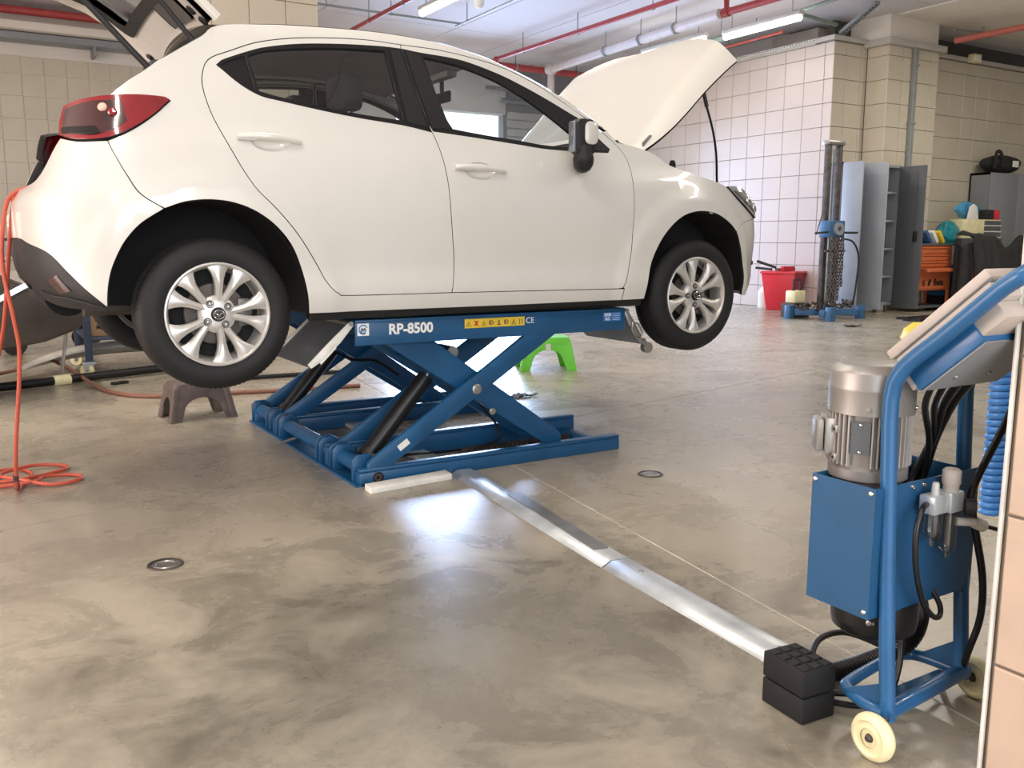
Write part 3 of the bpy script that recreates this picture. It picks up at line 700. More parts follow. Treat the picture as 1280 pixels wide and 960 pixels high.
rb = panel('rear_bumper', Q_SEAM[::-1]+[(-.456, 1.497), (-.568, 1.497), (-.69, 1.515), (-.74, 1.47), (-.82, 1.375), (-.9, 1.345), (-1.0, 1.335), (UR, 1.335), (UR, 1.13), (-.949, 1.133), (-.8, 1.112), (-.65, 1.075), (-.563, 1.0), (-.506, .931), (-.455, .869)]+R_ARCH[1:5], 'white_paint', car, skirt=.03, step=.05)
panel('bumper_valance', [(-.455, .869), (-.506, .931), (-.563, 1.0), (-.65, 1.075), (-.8, 1.112), (-.949, 1.133), (UR, 1.13), (UR, .95), (-1.1, .95), (-.93, .93), (-.82, .885), (-.70, .872), (-.55, .865)], 'bumper_black', rb, off=-.003, skirt=.05)
panel('reflector', [(-.70, .975), (-.63, .995), (-.58, .93), (-.66, .915)], 'red_lens_dark', rb, off=.0005, skirt=.004)
panel('valance_lip', [(-.46, .872), (-.6, .905), (-.72, .915), (-.84, .93), (-.83, .89), (-.70, .868), (-.55, .862)], 'bumper_black', rb, off=.006, skirt=.01)
side_parts += [fb, rb]
# wheel housings
def housing(pts, name):
    b_ = MB(); n = len(pts); ys = [.012, .06, .40]
    for y in ys:
        for i, (u, z) in enumerate(pts):
            q = Vector(surf(u, z)); k = 0 if y == .012 else .012
            b_.v.append((q.x+(0), max(q.y, -.02)+y if y < .3 else .42, z))
    for j in range(len(ys)-1): b_.f += [(j*n+i, j*n+i+1, (j+1)*n+i+1, (j+1)*n+i) for i in range(n-1)]
    b_.f.append(tuple(range(2*n, 3*n)))
    return b_.build(name, 'dark_void', car, smooth=0)
side_parts += [housing(R_ARCH, 'wheel_housing'), housing(F_ARCH, 'wheel_housing')]
panel('sill_underside', [(.39, .822), (2.22, .822), (2.22, .775), (.39, .775)], 'black_plastic', side_parts[0], off=-.012, skirt=.05, step=.1)
# D-pillar return round the tailgate opening
b_ = MB(); n = len(Q_TOP)
for off_, d in ((0, .0), (.0, .05), (0, .14)):
    for u, z in Q_TOP: q = P3(u, z); b_.v.append((q.x+d*.1, q.y+d, q.z-d*.35))
b_.f = [(j*n+i, j*n+i+1, (j+1)*n+i+1, (j+1)*n+i) for j in range(2) for i in range(n-1)]
side_parts.append(b_.build('opening_frame', 'white_paint', car))
for q in side_parts: mirrored(q)

# roof, windscreen
def loft(pts, name, material, crown, bulge, off=0., nv=28, parent=None):
    E_ = [Vector(surf(u, z)) for u, z in pts]; E_ = catmull(E_, 4); b_ = MB(); m = len(E_)
    for i, q in enumerate(E_):
        for j in range(nv+1):
            s_ = 2*j/nv-1; c_ = 1-abs(s_)**2.6
            b_.v.append((q.x+bulge(q.x)*(1-s_*s_), YC+(YC-q.y)*s_, q.z+crown(q.x)*c_+off))
    b_.f = [(i*(nv+1)+j, i*(nv+1)+j+1, (i+1)*(nv+1)+j+1, (i+1)*(nv+1)+j) for i in range(m-1) for j in range(nv)]
    return b_.build(name, material, parent or car, smooth=60)
bul = lambda x: .10+.10*max(0, (x-1.1)/.9) if x > .4 else -.08*max(0, (.4-x)/.3)+.10*max(0, (x-.1)/.3) if x > .1 else -.08
roof = loft(ROOF[:7], 'roof', 'white_paint', lambda x: .05, lambda x: interp(x, [.1, .5, 1.36], [-.05, 0, .10]))
loft(ROOF[:7], 'headliner', 'headliner', lambda x: .045, lambda x: interp(x, [.1, .5, 1.36], [-.05, 0, .10]), off=-.035)
ws = loft(ROOF[6:], 'windscreen', 'car_glass', lambda x: .05-.03*(x-1.36), lambda x: interp(x, [1.36, 2.02], [.10, .22]))
b_ = MB(); b_.box(1.36, 1.42, .62, 1.04, 1.97, 2.0); b_.build('sun_visor', 'headliner', ws, bevel=.006)
MB().box(1.42, 1.44, .72, .96, 1.86, 1.92).box(1.43, 1.45, .82, .85, 1.92, 1.99).build('interior_mirror', 'black_plastic', ws, bevel=.01)
# cowl
b_ = MB(); b_.prism([(0, 0), (.10, .0), (.14, -.05), (.14, -.20), (-.02, -.06)], lambda p, q, h: V(2.03+p+.14*(1-((h-YC)/.72)**2), h, 1.655+q), .21, 2*YC-.21).build('cowl', 'black_plastic', car)
# bonnet, opened about its rear hinges
a_ = radians(47); e_ = V(cos(a_), 0, sin(a_)); m_ = V(-sin(a_), 0, cos(a_)); H0 = V(2.2, 0, 1.58)
HB = [(.0, .10), (.12, .065), (.237, .045), (.36, .035), (.485, .03), (.60, .022), (.70, .012), (.785, .002), (.865, .14), (.925, .30), (.955, .42), (.955, .56), (.935, .72)]
hp = HB+[(.925, YC)]+[(l, 2*YC-y) for l, y in HB[::-1]]+[(.10, 2*YC-.35), (.13, YC), (.10, .35)]
def hood(l, y, off=0.):
    s_ = abs(y-YC)/.80; cr = .035*(1-s_**2)-.06*max(0, s_-.82)/.18*max(0, s_-.82)/.18-.07*max(0, (l-.72)/.25)**2*(1 if True else 0)*.35
    return H0+e_*l+V(0, y, 0)+m_*(cr+off)
hd = panel('bonnet', hp, 'white_paint', car, fn=hood, step=.06, gap=0, skirt=.02)
panel('inner_frame', [(l, y) for l, y in [(.05, .16), (.45, .09), (.75, .09), (.85, .22), (.9, .45), (.88, YC), (.9, 2*YC-.45), (.85, 2*YC-.22), (.75, 2*YC-.09), (.45, 2*YC-.09), (.05, 2*YC-.16), (.14, YC)]], 'white_paint', hd, fn=lambda l, y, off=0.: hood(l, y, -.032+off), step=.09, skirt=0)
MB().prism([(0, 0), (.05, .01), (.075, .06), (.045, .07), (.0, .03)], XZ(.10), 0, .012).build('hinge', 'steel', hd); hg = [q for q in hd.children if q.name.startswith('hinge')][0]
hg.location = (2.25, 0, 1.61)
c_ = hg.copy(); COL.objects.link(c_); c_.location = (2.25, 2*YC-.21, 1.61)
# prop rod with its grip
pr_ = [V(2.70, .16, 1.995), V(2.715, .155, 1.93), V(2.735, .15, 1.86), V(2.80, .165, 1.74), V(2.86, .195, 1.62), V(2.89, .215, 1.50), V(2.91, .23, 1.42)]
MB().tube(pr_, .0065, 8, sub=3).build('prop_rod', 'black_trim', hd); MB().tube(pr_[:3], .011, 8).build('rod_grip', 'black_plastic', hd)
# engine bay: slam panel and a dark block below the bonnet opening
MB().box(2.45, 2.95, .3, 1.37, .95, 1.36).build('engine', 'dark_void', car, bevel=.04)
MB().tube([V(2.78, .14, 1.432), V(2.92, .4, 1.425), V(3.0, YC, 1.42), V(2.92, 2*YC-.4, 1.425), V(2.78, 2*YC-.14, 1.432)], .016, 8, sub=4).build('bonnet_seal', 'black_plastic', car)
MB().lathe([(0, .02), (.012, .018), (.018, 0), (.018, -.02)], (2.44, .085, 1.535), n=12).build('bump_stop', 'rubber', car)

# tailgate, opened
TP = [(.10, 2.02), (-.02, 2.125), (-.14, 2.215), (-.22, 2.265), (-.36, 2.315), (-.5, 2.33), (-.64, 2.31), (-.78, 2.25)]
def gate(s_, l, off=0.):
    k = l*7; i = min(6, int(k)); t = k-i; a, b_ = Vector(TP[i]), Vector(TP[i+1]); q = a.lerp(b_, t); d = (b_-a).normalized(); n_ = Vector((d.y, -d.x))
    hw = .60+.06*l; return V(q.x+n_.x*off, YC+s_*hw, q.y+n_.y*off+.05*(1-s_*s_))
def gpoly(y0, y1, l0, l1, r=.06): return rrect(y0, y1, l0, l1, r, 4)
gfn = lambda y, l, off=0.: gate(y, l, off)
tg = panel('tailgate', gpoly(-1, 1, 0, 1), 'white_paint', car, [gpoly(-.78, .78, .16, .58)], fn=gfn, step=.06, gap=0, skirt=0, off=.03)
panel('tailgate_lining', gpoly(-.97, .97, .005, .97), 'pale_grey', tg, [gpoly(-.74, .74, .18, .56)], fn=gfn, step=.06, gap=0, skirt=-.03, off=-.025)
panel('window_seal', gpoly(-.79, .79, .15, .59), 'black_plastic', tg, [gpoly(-.70, .70, .20, .54)], fn=gfn, step=.06, gap=0, skirt=-.01, off=-.035)
MB().tube([gate(-1.0, k*.06, .012) for k in range(10)], .020, 8).build('spoiler_edge', 'white_paint', tg)
panel('rear_glass', gpoly(-.74, .74, .18, .56), 'car_glass', tg, fn=gfn, step=.08, gap=0, skirt=0, off=.02)
panel('lining_recess', gpoly(-.75, -.15, .04, .15, .03), 'black_trim', tg, fn=gfn, step=.05, gap=0, skirt=-.01, off=-.036)
for q in ((-.9, .02), (-.86, .07), (.86, .05)):
    MB().lathe([(0, -.012), (.02, -.008), (.024, 0)], gate(*q, -.028), (.6, 0, .8), 10).build('grommet', 'black_plastic', tg)
for y in (.20,):
    b_ = MB(); b_.cyl((-.155, y, 1.775), (-.40, y, 2.03), .0125, n=12); b_.build('gas_strut', 'black_plastic', tg)
    MB().cyl((-.39, y, 2.02), (-.62, y, 2.262), .0065, n=10).build('strut_rod', 'black_trim', tg)
MB().cyl((.03, .30, 1.93), (-.19, .30, 2.19), .011, n=12).build('gas_strut', 'black_plastic', tg)

# floor pan, cabin
MB().box(.42, 2.2, .07, 2*YC-.07, .80, .87).box(-.55, .42, .43, 2*YC-.43, .86, .95).box(2.2, 3.1, .43, 2*YC-.43, .83, .93).build('floor_pan', 'black_plastic', car, bevel=.015)
MB().cyl((-.5, .5, .90), (-.5, 1.2, .90), .09).build('muffler', 'dark_void', car); MB().cyl((-.45, .45, .84), (2.3, .75, .83), .03, n=10).build('exhaust_pipe', 'iron', car)
MB().box(2.02, 2.05, .1, 2*YC-.1, .9, 1.56).build('bulkhead', 'interior', car)
MB().prism([(0, 0), (.32, 0), (.36, .10), (.30, .22), (.05, .17)], lambda p, q, h: V(1.70+p, h, 1.36+q), .11, 2*YC-.11).build('dashboard', 'interior', car, bevel=.02)
b_ = MB(); b_.lathe([(.17, -.012), (.186, 0), (.17, .012), (.158, 0)], (1.62, 1.23, 1.50), (-.85, 0, .5), 28, True); b_.cyl((1.62, 1.23, 1.5), (1.75, 1.23, 1.42), .03); b_.bar((1.62, 1.07, 1.5), (1.62, 1.39, 1.5), .03, .012, (0, 0, 1)); b_.build('steering_wheel', 'black_plastic', car)
def seat(x, y, w, name, back):
    t = MB().prism([(0, 0), (.50, .04), (.52, .13), (.45, .16), (.05, .10)], lambda p, q, h: V(x+p, y+h, 1.05+q), -w/2, w/2).build(name, 'seat_fabric', car, bevel=.035)
    MB().prism([(0, 0), (.13, -.02), (.0, .56), (-.10, .56)], lambda p, q, h: V(x-.02+p-.14*q/.56*.4, y+h, 1.12+q), -w/2+.02, w/2-.02).build('seat_back', 'seat_fabric', t, bevel=.035)
    for hy in (back or [0]):
        MB().prism(rrect(-.13, .13, 0, .17, .05, 4), lambda p, q, h: V(x-.17+h, y+hy+p, 1.72+q), -.05, .05).build('headrest', 'seat_fabric', t, bevel=.025)
        MB().cyl((x-.16, y+hy-.05, 1.64), (x-.17, y+hy-.05, 1.74), .006, n=8).cyl((x-.16, y+hy+.05, 1.64), (x-.17, y+hy+.05, 1.74), .006, n=8).build('headrest_post', 'chrome', t)
seat(.90, .45, .50, 'front_seat', None); seat(.90, 1.215, .50, 'front_seat', None); seat(.10, YC, .78, 'rear_seat', [-.24, .24])

# wheels
def wheel(cx):
    o3 = V(cx, 0, .831); ax = (0, -1, 0)
    tp = [(.206, -.018), (.213, -.007), (.235, .001), (.262, 0), (.285, -.009), (.298, -.022), (.3045, -.036), (.3065, -.05)]
    for h in (-.075, -.105, -.135): tp += [(.308, h+.005), (.300, h+.003), (.300, h-.003), (.308, h-.005)]
    tp += [(.3065, -.155), (.300, -.172), (.285, -.185), (.25, -.192), (.206, -.178)]
    t = MB().lathe(tp, o3, ax, 72, True).build('wheel', 'tyre', car, smooth=30)
    b_ = MB()
    for k in range(96):   # shoulder tread notches
        a = 2*pi*k/96; c_, s_ = cos(a), sin(a); r = .2975; q = o3+V(r*c_, .026, r*s_); b_.bar(q, q+V(.0085*c_, .016, .0085*s_), .006, .004, (-s_, 0, c_))
    b_.build('tread_edge', 'tyre', t, smooth=0)
    MB().lathe([(.2105, -.012), (.209, -.002), (.203, .0), (.197, -.006), (.191, -.020), (.186, -.05), (.180, -.09), (.178, -.15), (.20, -.175), (.205, -.172), (.19, -.15), (.192, -.06)], o3, ax, 64, True).build('rim', 'alloy', t, smooth=35)
    MB().lathe([(0, -.088), (.178, -.088)], o3, ax, 40).build('rim_inside', 'dark_void', t)
    MB().lathe([(0, -.062), (.122, -.062), (.126, -.068), (.122, -.074)], o3, ax, 40).build('brake_disc', 'iron', t)
    MB().prism([(.09, -.06), (.14, -.05), (.15, 0), (.14, .06), (.09, .06)], lambda p, q, h: o3+V(p, .055+h, q), 0, .03).build('brake_caliper', 'alloy_dark', t, bevel=.006)
    rs = [.03, .055, .085, .115, .145, .168, .186, .197]; ws_ = [.0165, .0155, .0145, .0158, .0205, .0285, .039, .046]; hs = [-.026, -.020, -.012, -.007, -.005, -.005, -.006, -.008]
    for k in range(5):
        for a0 in (57, 88):
            a = radians(a0+72*k); c_, s_ = cos(a), sin(a); bend = .006*(1 if a0 == 57 else -1); b_ = MB(); m = len(rs)
            for r, w, h in zip(rs, ws_, hs):
                tb = bend*sin(pi*min(1, r/.2))
                for dt, dh in ((-w, -.034), (-w, -.010), (-w*.55, -.003), (0, .002), (w*.55, -.003), (w, -.010), (w, -.034)):
                    b_.v.append(tuple(o3+V(r*c_-(dt+tb)*s_, -(h+dh), r*s_+(dt+tb)*c_)))
            b_.f = [(i*7+j, i*7+j+1, (i+1)*7+j+1, (i+1)*7+j) for i in range(m-1) for j in range(6)]+[(i*7+6, i*7, (i+1)*7, (i+1)*7+6) for i in range(m-1)]+[tuple(range(7)), tuple(range((m-1)*7, m*7))]
            b_.build('spoke', 'alloy', t, smooth=50)
    MB().lathe([(0, -.016), (.03, -.016), (.045, -.018), (.066, -.020), (.076, -.030), (.076, -.06), (0, -.06)], o3, ax, 36).build('hub', 'alloy', t)
    for k in range(4):
        a = radians(35+90*k); q = o3+V(.051*cos(a), .018, .051*sin(a))
        MB().lathe([(.0115, .002), (.016, .003), (.0165, 0), (.0165, -.006), (.0115, -.006)], q, ax, 18, True).build('lug_well', 'alloy_dark', t)
        MB().lathe([(0, .012), (.006, .011), (.0098, .006), (.0108, 0), (.0108, -.008)], q, ax, 6).build('lug_nut', 'steel', t, smooth=0)
    MB().lathe([(0, .001), (.024, .0005), (.0275, -.003), (.029, -.012)], o3, ax, 28).build('centre_cap', 'black_trim', t)
    ring = [o3+V(.0215*cos(2*pi*k/28), -.0018, .0175*sin(2*pi*k/28)) for k in range(29)]
    wing = [(-.0205, .006), (-.010, .0045), (-.004, -.001), (0, -.008), (.004, -.001), (.010, .0045), (.0205, .006)]
    MB().tube(ring, .0019, 6).tube([o3+V(p, -.002, q) for p, q in wing], .0019, 6, sub=3).build('emblem', 'chrome', t)
    return t
w0 = wheel(0.0); 
def wcopy(w, dx, mir):
    c_ = w.copy(); COL.objects.link(c_); c_.location = (dx, 2*YC if mir else 0, 0); c_.scale = (1, -1 if mir else 1, 1)
    for ch in list(w.children): d = ch.copy(); COL.objects.link(d); d.parent = c_
    return c_
w1 = wcopy(w0, 2.57, False); wcopy(w0, 0, True); wcopy(w0, 2.57, True)
# the front wheel stands turned to another angle
ang = Matrix.Translation(V(2.57, 0, .831)) @ Matrix.Rotation(radians(34), 4, 'Y') @ Matrix.Translation(V(0, 0, -.831)); w1.matrix_basis = ang
MB().cyl((0, .2, .831), (0, 2*YC-.2, .86), .045).build('rear_axle', 'iron', car)
MB().cyl((2.57, .2, .831), (2.57, 2*YC-.2, .86), .04).build('front_axle', 'iron', car)

# ================================================================== SCISSOR LIFT
lift = thing('scissor_lift', 'blue scissor lift holding up the white car', 'car lift', (1.37, .6, 0))
def XZp(y): return lambda p, q, h: V(p, y+h, q)
# base
for y0, y1, zt in ((.10, .165, .082), (.53, .585, .12), (1.42, 1.475, .10), (1.83, 1.895, .085)):
    MB().box(.622, 2.13, y0, y1, .0, zt-.018).box(.622, 2.13, y0, y1-.012, zt-.018, zt).build('base_rail', 'lift_blue', lift, bevel=.006)
MB().box(.60, .73, .10, 1.895, 0, .012).build('base_plate', 'lift_blue', lift)
MB().box(2.0, 2.08, .16, 1.84, .005, .05).build('cross_member', 'lift_blue', lift, bevel=.004)
MB().box(1.05, 1.16, .16, 1.42, .004, .03).build('cross_member', 'galvanised', lift, bevel=.004)
for y0, y1 in ((.17, .42), (.48, .62), (.68, 1.30), (1.36, 1.5), (1.56, 1.84)):
    MB().cyl((.665, y0, .075), (.665, y1, .075), .038, n=18).build('torsion_tube', 'lift_blue', lift)
for y in (.165, .42, .47, .62, .67, 1.30, 1.36, 1.5, 1.56, 1.86):
    MB().prism([(-.055, 0), (.06, 0), (.06, .10), (.03, .125), (-.03, .125), (-.055, .10)], lambda p, q, h, y=y: V(.665+p, y+h, .012+q), 0, .016).build('lug_plate', 'lift_blue', lift, bevel=.003)
MB().bar((.62, 1.02, .06), (.50, 1.0, .04), .03, .006, (0, 1, 0)).build('tow_eye', 'steel', lift)
MB().lathe([(.010, -.003), (.018, -.003), (.018, .003), (.010, .003)], (.71, .098, .036), (0, -1, 0), 16, True).build('base_bolt', 'iron', lift)
MB().lathe([(0, 0), (.027, 0), (.027, .003), (0, .003)], (.712, .099, .034), (0, -1, 0), 20).build('rail_hole', 'dark_void', lift)
def plate_arm(p0, p1, w0, w1, y, th, m_='lift_blue'):
    a, b_ = Vector(p0), Vector(p1); d = (b_-a).normalized(); n_ = Vector((-d.y, d.x)); poly = []
    for k in range(7): t = pi/2+pi*k/6; poly.append(a+d*(cos(t)*w0*.5)+n_*(sin(t)*w0*.5))
    for k in range(7): t = -pi/2+pi*k/6; poly.append(b_+d*(cos(t)*w1*.5)+n_*(sin(t)*w1*.5))
    return MB().prism([tuple(q) for q in poly], XZp(y), 0, th).build('scissor_arm', m_, lift, bevel=.004)
A0, A1 = (.705, .085), (1.69, .705); B0, B1 = (.83, .71), (1.735, .095)
for s0, sg in ((.104, 1), (1.89, -1)):
    for y in (0, .43): plate_arm(A0, A1, .085, .10, s0+sg*y-(0 if sg > 0 else .028), .028)
    for y in (.05, .365): plate_arm(B0, B1, .15, .095, s0+sg*y-(0 if sg > 0 else .028), .028)
    ya, yb = sorted((s0+sg*.005, s0+sg*.45))
    MB().cyl((1.243, ya, .41), (1.243, yb, .41), .03).build('pivot_tube', 'lift_blue', lift)
    MB().cyl((.83, ya+.03, .69), (.83, yb-.03, .69), .035).cyl((1.67, ya, .695), (1.67, yb, .695), .028).build('pivot_tube', 'lift_blue', lift)
    MB().box(.95, 1.12, ya+.08, yb-.08, .50, .515, Matrix.Translation(V(1.03, 0, .5)) @ Matrix.Rotation(radians(35), 4, 'Y') @ Matrix.Translation(V(-1.03, 0, -.5))).build('arm_brace', 'lift_blue', lift)
    ym = (ya+yb)/2+.02
    MB().cyl((.77, ym, .09), (1.085, ym, .45), .042, n=22).cyl((.755, ym, .075), (.785, ym, .11), .05, n=22).build('hydraulic_cylinder', 'oil_black', lift)
    MB().cyl((1.08, ym, .445), (1.20, ym, .58), .02, n=16).build('piston_rod', 'chrome', lift)
    MB().cyl((1.20, ym-.08, .575), (1.20, ym+.08, .575), .03, n=14).build('cylinder_pin', 'steel', lift); MB().cyl((.765, ym-.1, .085), (.765, ym+.1, .085), .02, n=14).build('cylinder_pin', 'steel', lift)
    # platform
    py0, py1 = (ya-.006, yb+.07) if sg > 0 else (yb+.006-.53, yb+.006)
    b_ = MB(); b_.box(.618, 2.154, py0, py0+.014, .655, .76).box(.618, 2.154, py1-.014, py1, .655, .76); b_.build('platform_beam', 'lift_blue', lift, bevel=.004)
    MB().box(.618, 2.154, py0, py1, .758, .772).build('platform_deck', 'lift_blue', lift, bevel=.004)
    # ramp flaps
    for side in (0, 1):
        p0, p1 = (V(.600, 0, .766), V(.398, 0, .582)) if side == 0 else (V(2.168, 0, .764), V(2.295, 0, .578))
        d = (p1-p0).normalized(); n_ = V(-d.z, 0, d.x) if side else V(d.z, 0, -d.x)
        if n_.z < 0: n_ = -n_
        mm = (p0+p1)/2
        MB().bar(V(p0.x, (py0+py1)/2, p0.z)-n_*.012, V(p1.x, (py0+py1)/2, p1.z)-n_*.012, py1-py0-.03, .010).build('ramp_flap', 'locker_dark' if side == 0 else 'locker_grey', lift)
        for ye in (py0+.004, py1-.016):
            w = .034 if side == 0 else .034
            prof = [p0+n_*.004, p0.lerp(p1, .5)+n_*.006, p1+n_*.004, p1-n_*.02, p0.lerp(p1, .75)-n_*w, p0.lerp(p1, .35)-n_*w, p0-n_*.022]
            MB().prism([(q.x, q.z) for q in prof], XZp(ye), 0, .012).build('flap_cheek', 'galv_white' if side == 0 else 'steel', lift, bevel=.003)
        c0 = p0.lerp(p1, .45)-n_*.022; c1 = p0.lerp(p1, .82)-n_*.02
        if side == 0:
            MB().tube([V(c0.x, py0-.004, c0.z), V(c0.x-.006, py0-.012, c0.z-.012), V(c1.x, py0-.012, c1.z-.012), V(c1.x, py0-.004, c1.z)], .005, 6).build('flap_handle', 'galv_white', lift)
        else:
            c = p0.lerp(p1, .60)-n_*.012; hx = [c+d*(.055*cos(2*pi*k/6))+n_*(.03*sin(2*pi*k/6)) for k in range(7)]
            MB().tube([V(q.x, py0-.004, q.z) for q in hx], .006, 6).build('flap_handle', 'steel', lift)
            MB().cyl((2.318, py0-.004, .548), (2.318, py0+.03, .548), .03, n=20).build('flap_roller', 'steel', lift); MB().bar(V(2.29, py0+.012, .59), V(2.318, py0+.012, .548), .012, .03).build('roller_arm', 'steel', lift)
        MB().cyl((p0.x, py0-.002, p0.z-.008), (p0.x, py1+.002, p0.z-.008), .011, n=12).build('hinge_pin', 'steel', lift)
for x, z, r in ((1.243, .407, .026), (1.357, .277, .018), (.79, .73, .012)):
    MB().lathe([(0, .012), (r*.45, .012), (r*.5, .006), (r*.8, .006), (r, .002), (r, 0)], (x, .104 if r > .02 else .15, z), (0, -1, 0), 18).build('pivot_bolt', 'steel', lift)
MB().prism([(-.03, -.015), (.03, -.015), (.03, .015), (-.03, .015)], lambda p, q, h: V(.845+p*.84-q*.55, .102+h, .175+p*.55+q*.84), -.001, .001).build('maker_plate', 'galv_white', lift)
# hoses clipped to the arms, racks on the base
MB().tube([V(1.25, .45, .42), V(1.4, .42, .3), V(1.55, .42, .12), V(1.5, .4, .05), V(1.2, .42, .03), V(.8, .46, .05)], .007, 6, sub=4).build('hydraulic_hose', 'oil_black', lift); MB().tube([V(.9, 1.42, .52), V(1.1, 1.38, .42), V(1.25, 1.4, .40), V(1.4, 1.4, .3)], .008, 6, sub=4).build('hydraulic_hose', 'oil_black', lift)
b_ = MB()
for k in range(22): b_.prism([(0, 0), (.03, 0), (.03, .028)], lambda p, q, h, k=k: V(1.30+k*.031+p, .36+h, .02+q), 0, .05)
b_.box(1.28, 2.0, .36, .41, .004, .021).build('locking_rack', 'iron', lift)
# writing on the near platform beam (front face y = .103)
FX = dict(right=(1, 0, 0), up=(0, 0, 1)); YF = .1015
text('model_lettering', 'RP-8500', 'text_white', lift, (.893, YF, .722), size=.066, bold=.0022, **FX)
MB().box(.628, .684, YF, YF+.001, .701, .757).build('round_logo_label', 'text_white', lift)
b_ = MB(); b_.tube([V(.656+.020*cos(a), YF-.0005, .729+.020*sin(a)) for a in [pi*.12+k*1.55*pi/16 for k in range(17)]], .0028, 5)
b_.tube([V(.656+.014*cos(a), YF-.0005, .727+.014*sin(a)) for a in [pi*1.05+k*1.0*pi/10 for k in range(11)]], .0022, 5); b_.build('logo_swirl', 'sticker_blue', lift)
text('logo_letters', 'RP', 'text_black', lift, (.656, YF-.001, .727), size=.020, bold=.0006, **FX)
MB().box(1.176, 1.516, YF, YF+.001, .709, .753).build('warning_strip', 'yellow', lift)
for k in range(8):
    x = 1.176+.0425*(k+.5); b_ = MB()
    if k in (0, 2, 6): b_.tube([V(x-.012, YF-.0006, .718), V(x, YF-.0006, .741), V(x+.012, YF-.0006, .718), V(x-.012, YF-.0006, .718)], .0016, 4).box(x-.0015, x+.0015, YF-.001, YF, .722, .733)
    elif k == 1: b_.bar((x-.011, YF-.0006, .718), (x+.011, YF-.0006, .743), .002, .005).bar((x-.011, YF-.0006, .743), (x+.011, YF-.0006, .718), .002, .005).box(x-.004, x+.004, YF-.0012, YF, .722, .74)
    elif k in (3, 5): b_.box(x-.013, x-.003, YF-.001, YF, .72, .742).bar((x, YF-.0006, .742), (x+.012, YF-.0006, .731), .002, .004).bar((x+.012, YF-.0006, .731), (x, YF-.0006, .72), .002, .004)
    elif k == 4: b_.box(x-.01, x+.01, YF-.001, YF, .717, .723).box(x-.005, x+.004, YF-.001, YF, .723, .742)
    else: b_.box(x-.010, x-.006, YF-.001, YF, .717, .742).box(x+.004, x+.008, YF-.001, YF, .717, .742)
    b_.build('warning_symbol', 'text_red' if k == 1 else 'rust', lift, smooth=0)
text('ce_mark', 'CE', 'text_white', lift, (1.548, YF, .731), size=.042, **FX)
MB().box(2.005, 2.125, YF, YF+.001, .705, .752).build('capacity_label', 'sticker_blue', lift)
text('capacity_text', '3000', 'text_white', lift, (2.035, YF-.0005, .739), size=.024, bold=.0006, **FX); text('capacity_text', 'KG', 'text_white', lift, (2.035, YF-.0005, .717), size=.022, bold=.0006, **FX)
b_ = MB()
for k in range(4): b_.box(2.068, 2.115, YF-.0006, YF, .712+k*.010, .714+k*.010)
b_.build('small_print', 'text_white', lift, smooth=0)
# rubber pads between decks and sills
for x in (.75, 1.86):
    for y, s_ in ((.12, 'near'), (1.44, 'far')):
        o = MB().box(x, x+.16, y, y+.16, .7735, .797).build('rubber_pad', 'rubber', None, bevel=.006)
        tag(o, ('black rubber pad under the %s sill at the %s end of the lift deck' % (s_, 'rear' if x < 1 else 'front')), 'rubber pad', 'rubber pads on the lift decks')

# ------------------------------------------------------------------ hose channel on the floor
def channel(name, label, pts, half=(.052, .052)):
    t = thing(name, label, 'cable channel', ((pts[0][0]+pts[1][0])/2, (pts[0][1]+pts[1][1])/2, 0), 'metal hose covers on the floor')
    a, b_ = V(*pts[0], 0), V(*pts[1], 0); d = (b_-a).normalized(); n_ = V(-d.y, d.x, 0)
    pr = [(-.070, 0), (-.034, .021), (.034, .021), (.070, 0), (.064, 0), (.032, .017), (-.032, .017), (-.064, 0)]
    q = MB(); q.v = [tuple(e+n_*p+V(0, 0, z)) for e in (a, b_) for p, z in pr]
    q.f = [(i, (i+1) % 8, 8+(i+1) % 8, 8+i) for i in range(8)]+[tuple(range(8)), tuple(range(8, 16))]
    return q, t
q, t = channel('hose_channel', 'front length of the galvanised floor channel, running up to the rubber blocks', [(1.02, -1.32), (.955, -2.31)]); q.build('channel_cover', 'galvanised', t, bevel=.002)
for y in (-1.45, -2.1): MB().lathe([(0, .004), (.007, .003), (.009, 0)], (.99+.065*(y+1.8), y, .021), n=10).build('screw', 'steel', t)
q, t = channel('hose_channel', 'rear length of the galvanised floor channel, reaching the lift base', [(1.155, .085), (1.02, -1.315)]); q.build('channel_cover', 'galvanised', t, bevel=.002)
MB().bar((1.135, -.42, .0235), (1.03, -1.20, .0235), .004, .062, (0, 0, 1)).build('cover_plate', 'steel', t)
t = thing('hose_channel', 'short whitish channel box lying along the foot of the lift', 'cable channel', (.85, .04, 0))
MB().prism([(0, 0), (.0, .026), (.012, .030), (.075, .032), (.075, 0)], lambda p, q, h: V(.62+h, -.035+.02*0+p+(h*.09), q), 0, .43).build('channel_box', 'galv_white', t, bevel=.003)

# ------------------------------------------------------------------ floor drains
for x, y, lab in ((-.343, -.494, 'round floor drain cover in the foreground concrete'), (1.923, -.41, 'round floor drain cover to the right of the floor channel')):
    t = thing('floor_drain', lab, 'drain', (x, y, 0))
    MB().lathe([(0, -.006), (.052, -.006), (.052, .003), (.060, .003), (.062, 0)], (x, y, .002), n=28).build('drain_ring', 'iron', t)
    MB().lathe([(0, .001), (.03, .001), (.033, .004), (.040, .004), (.043, .001), (.050, .001)], (x, y, .001), n=24).build('drain_grate', 'steel', t)

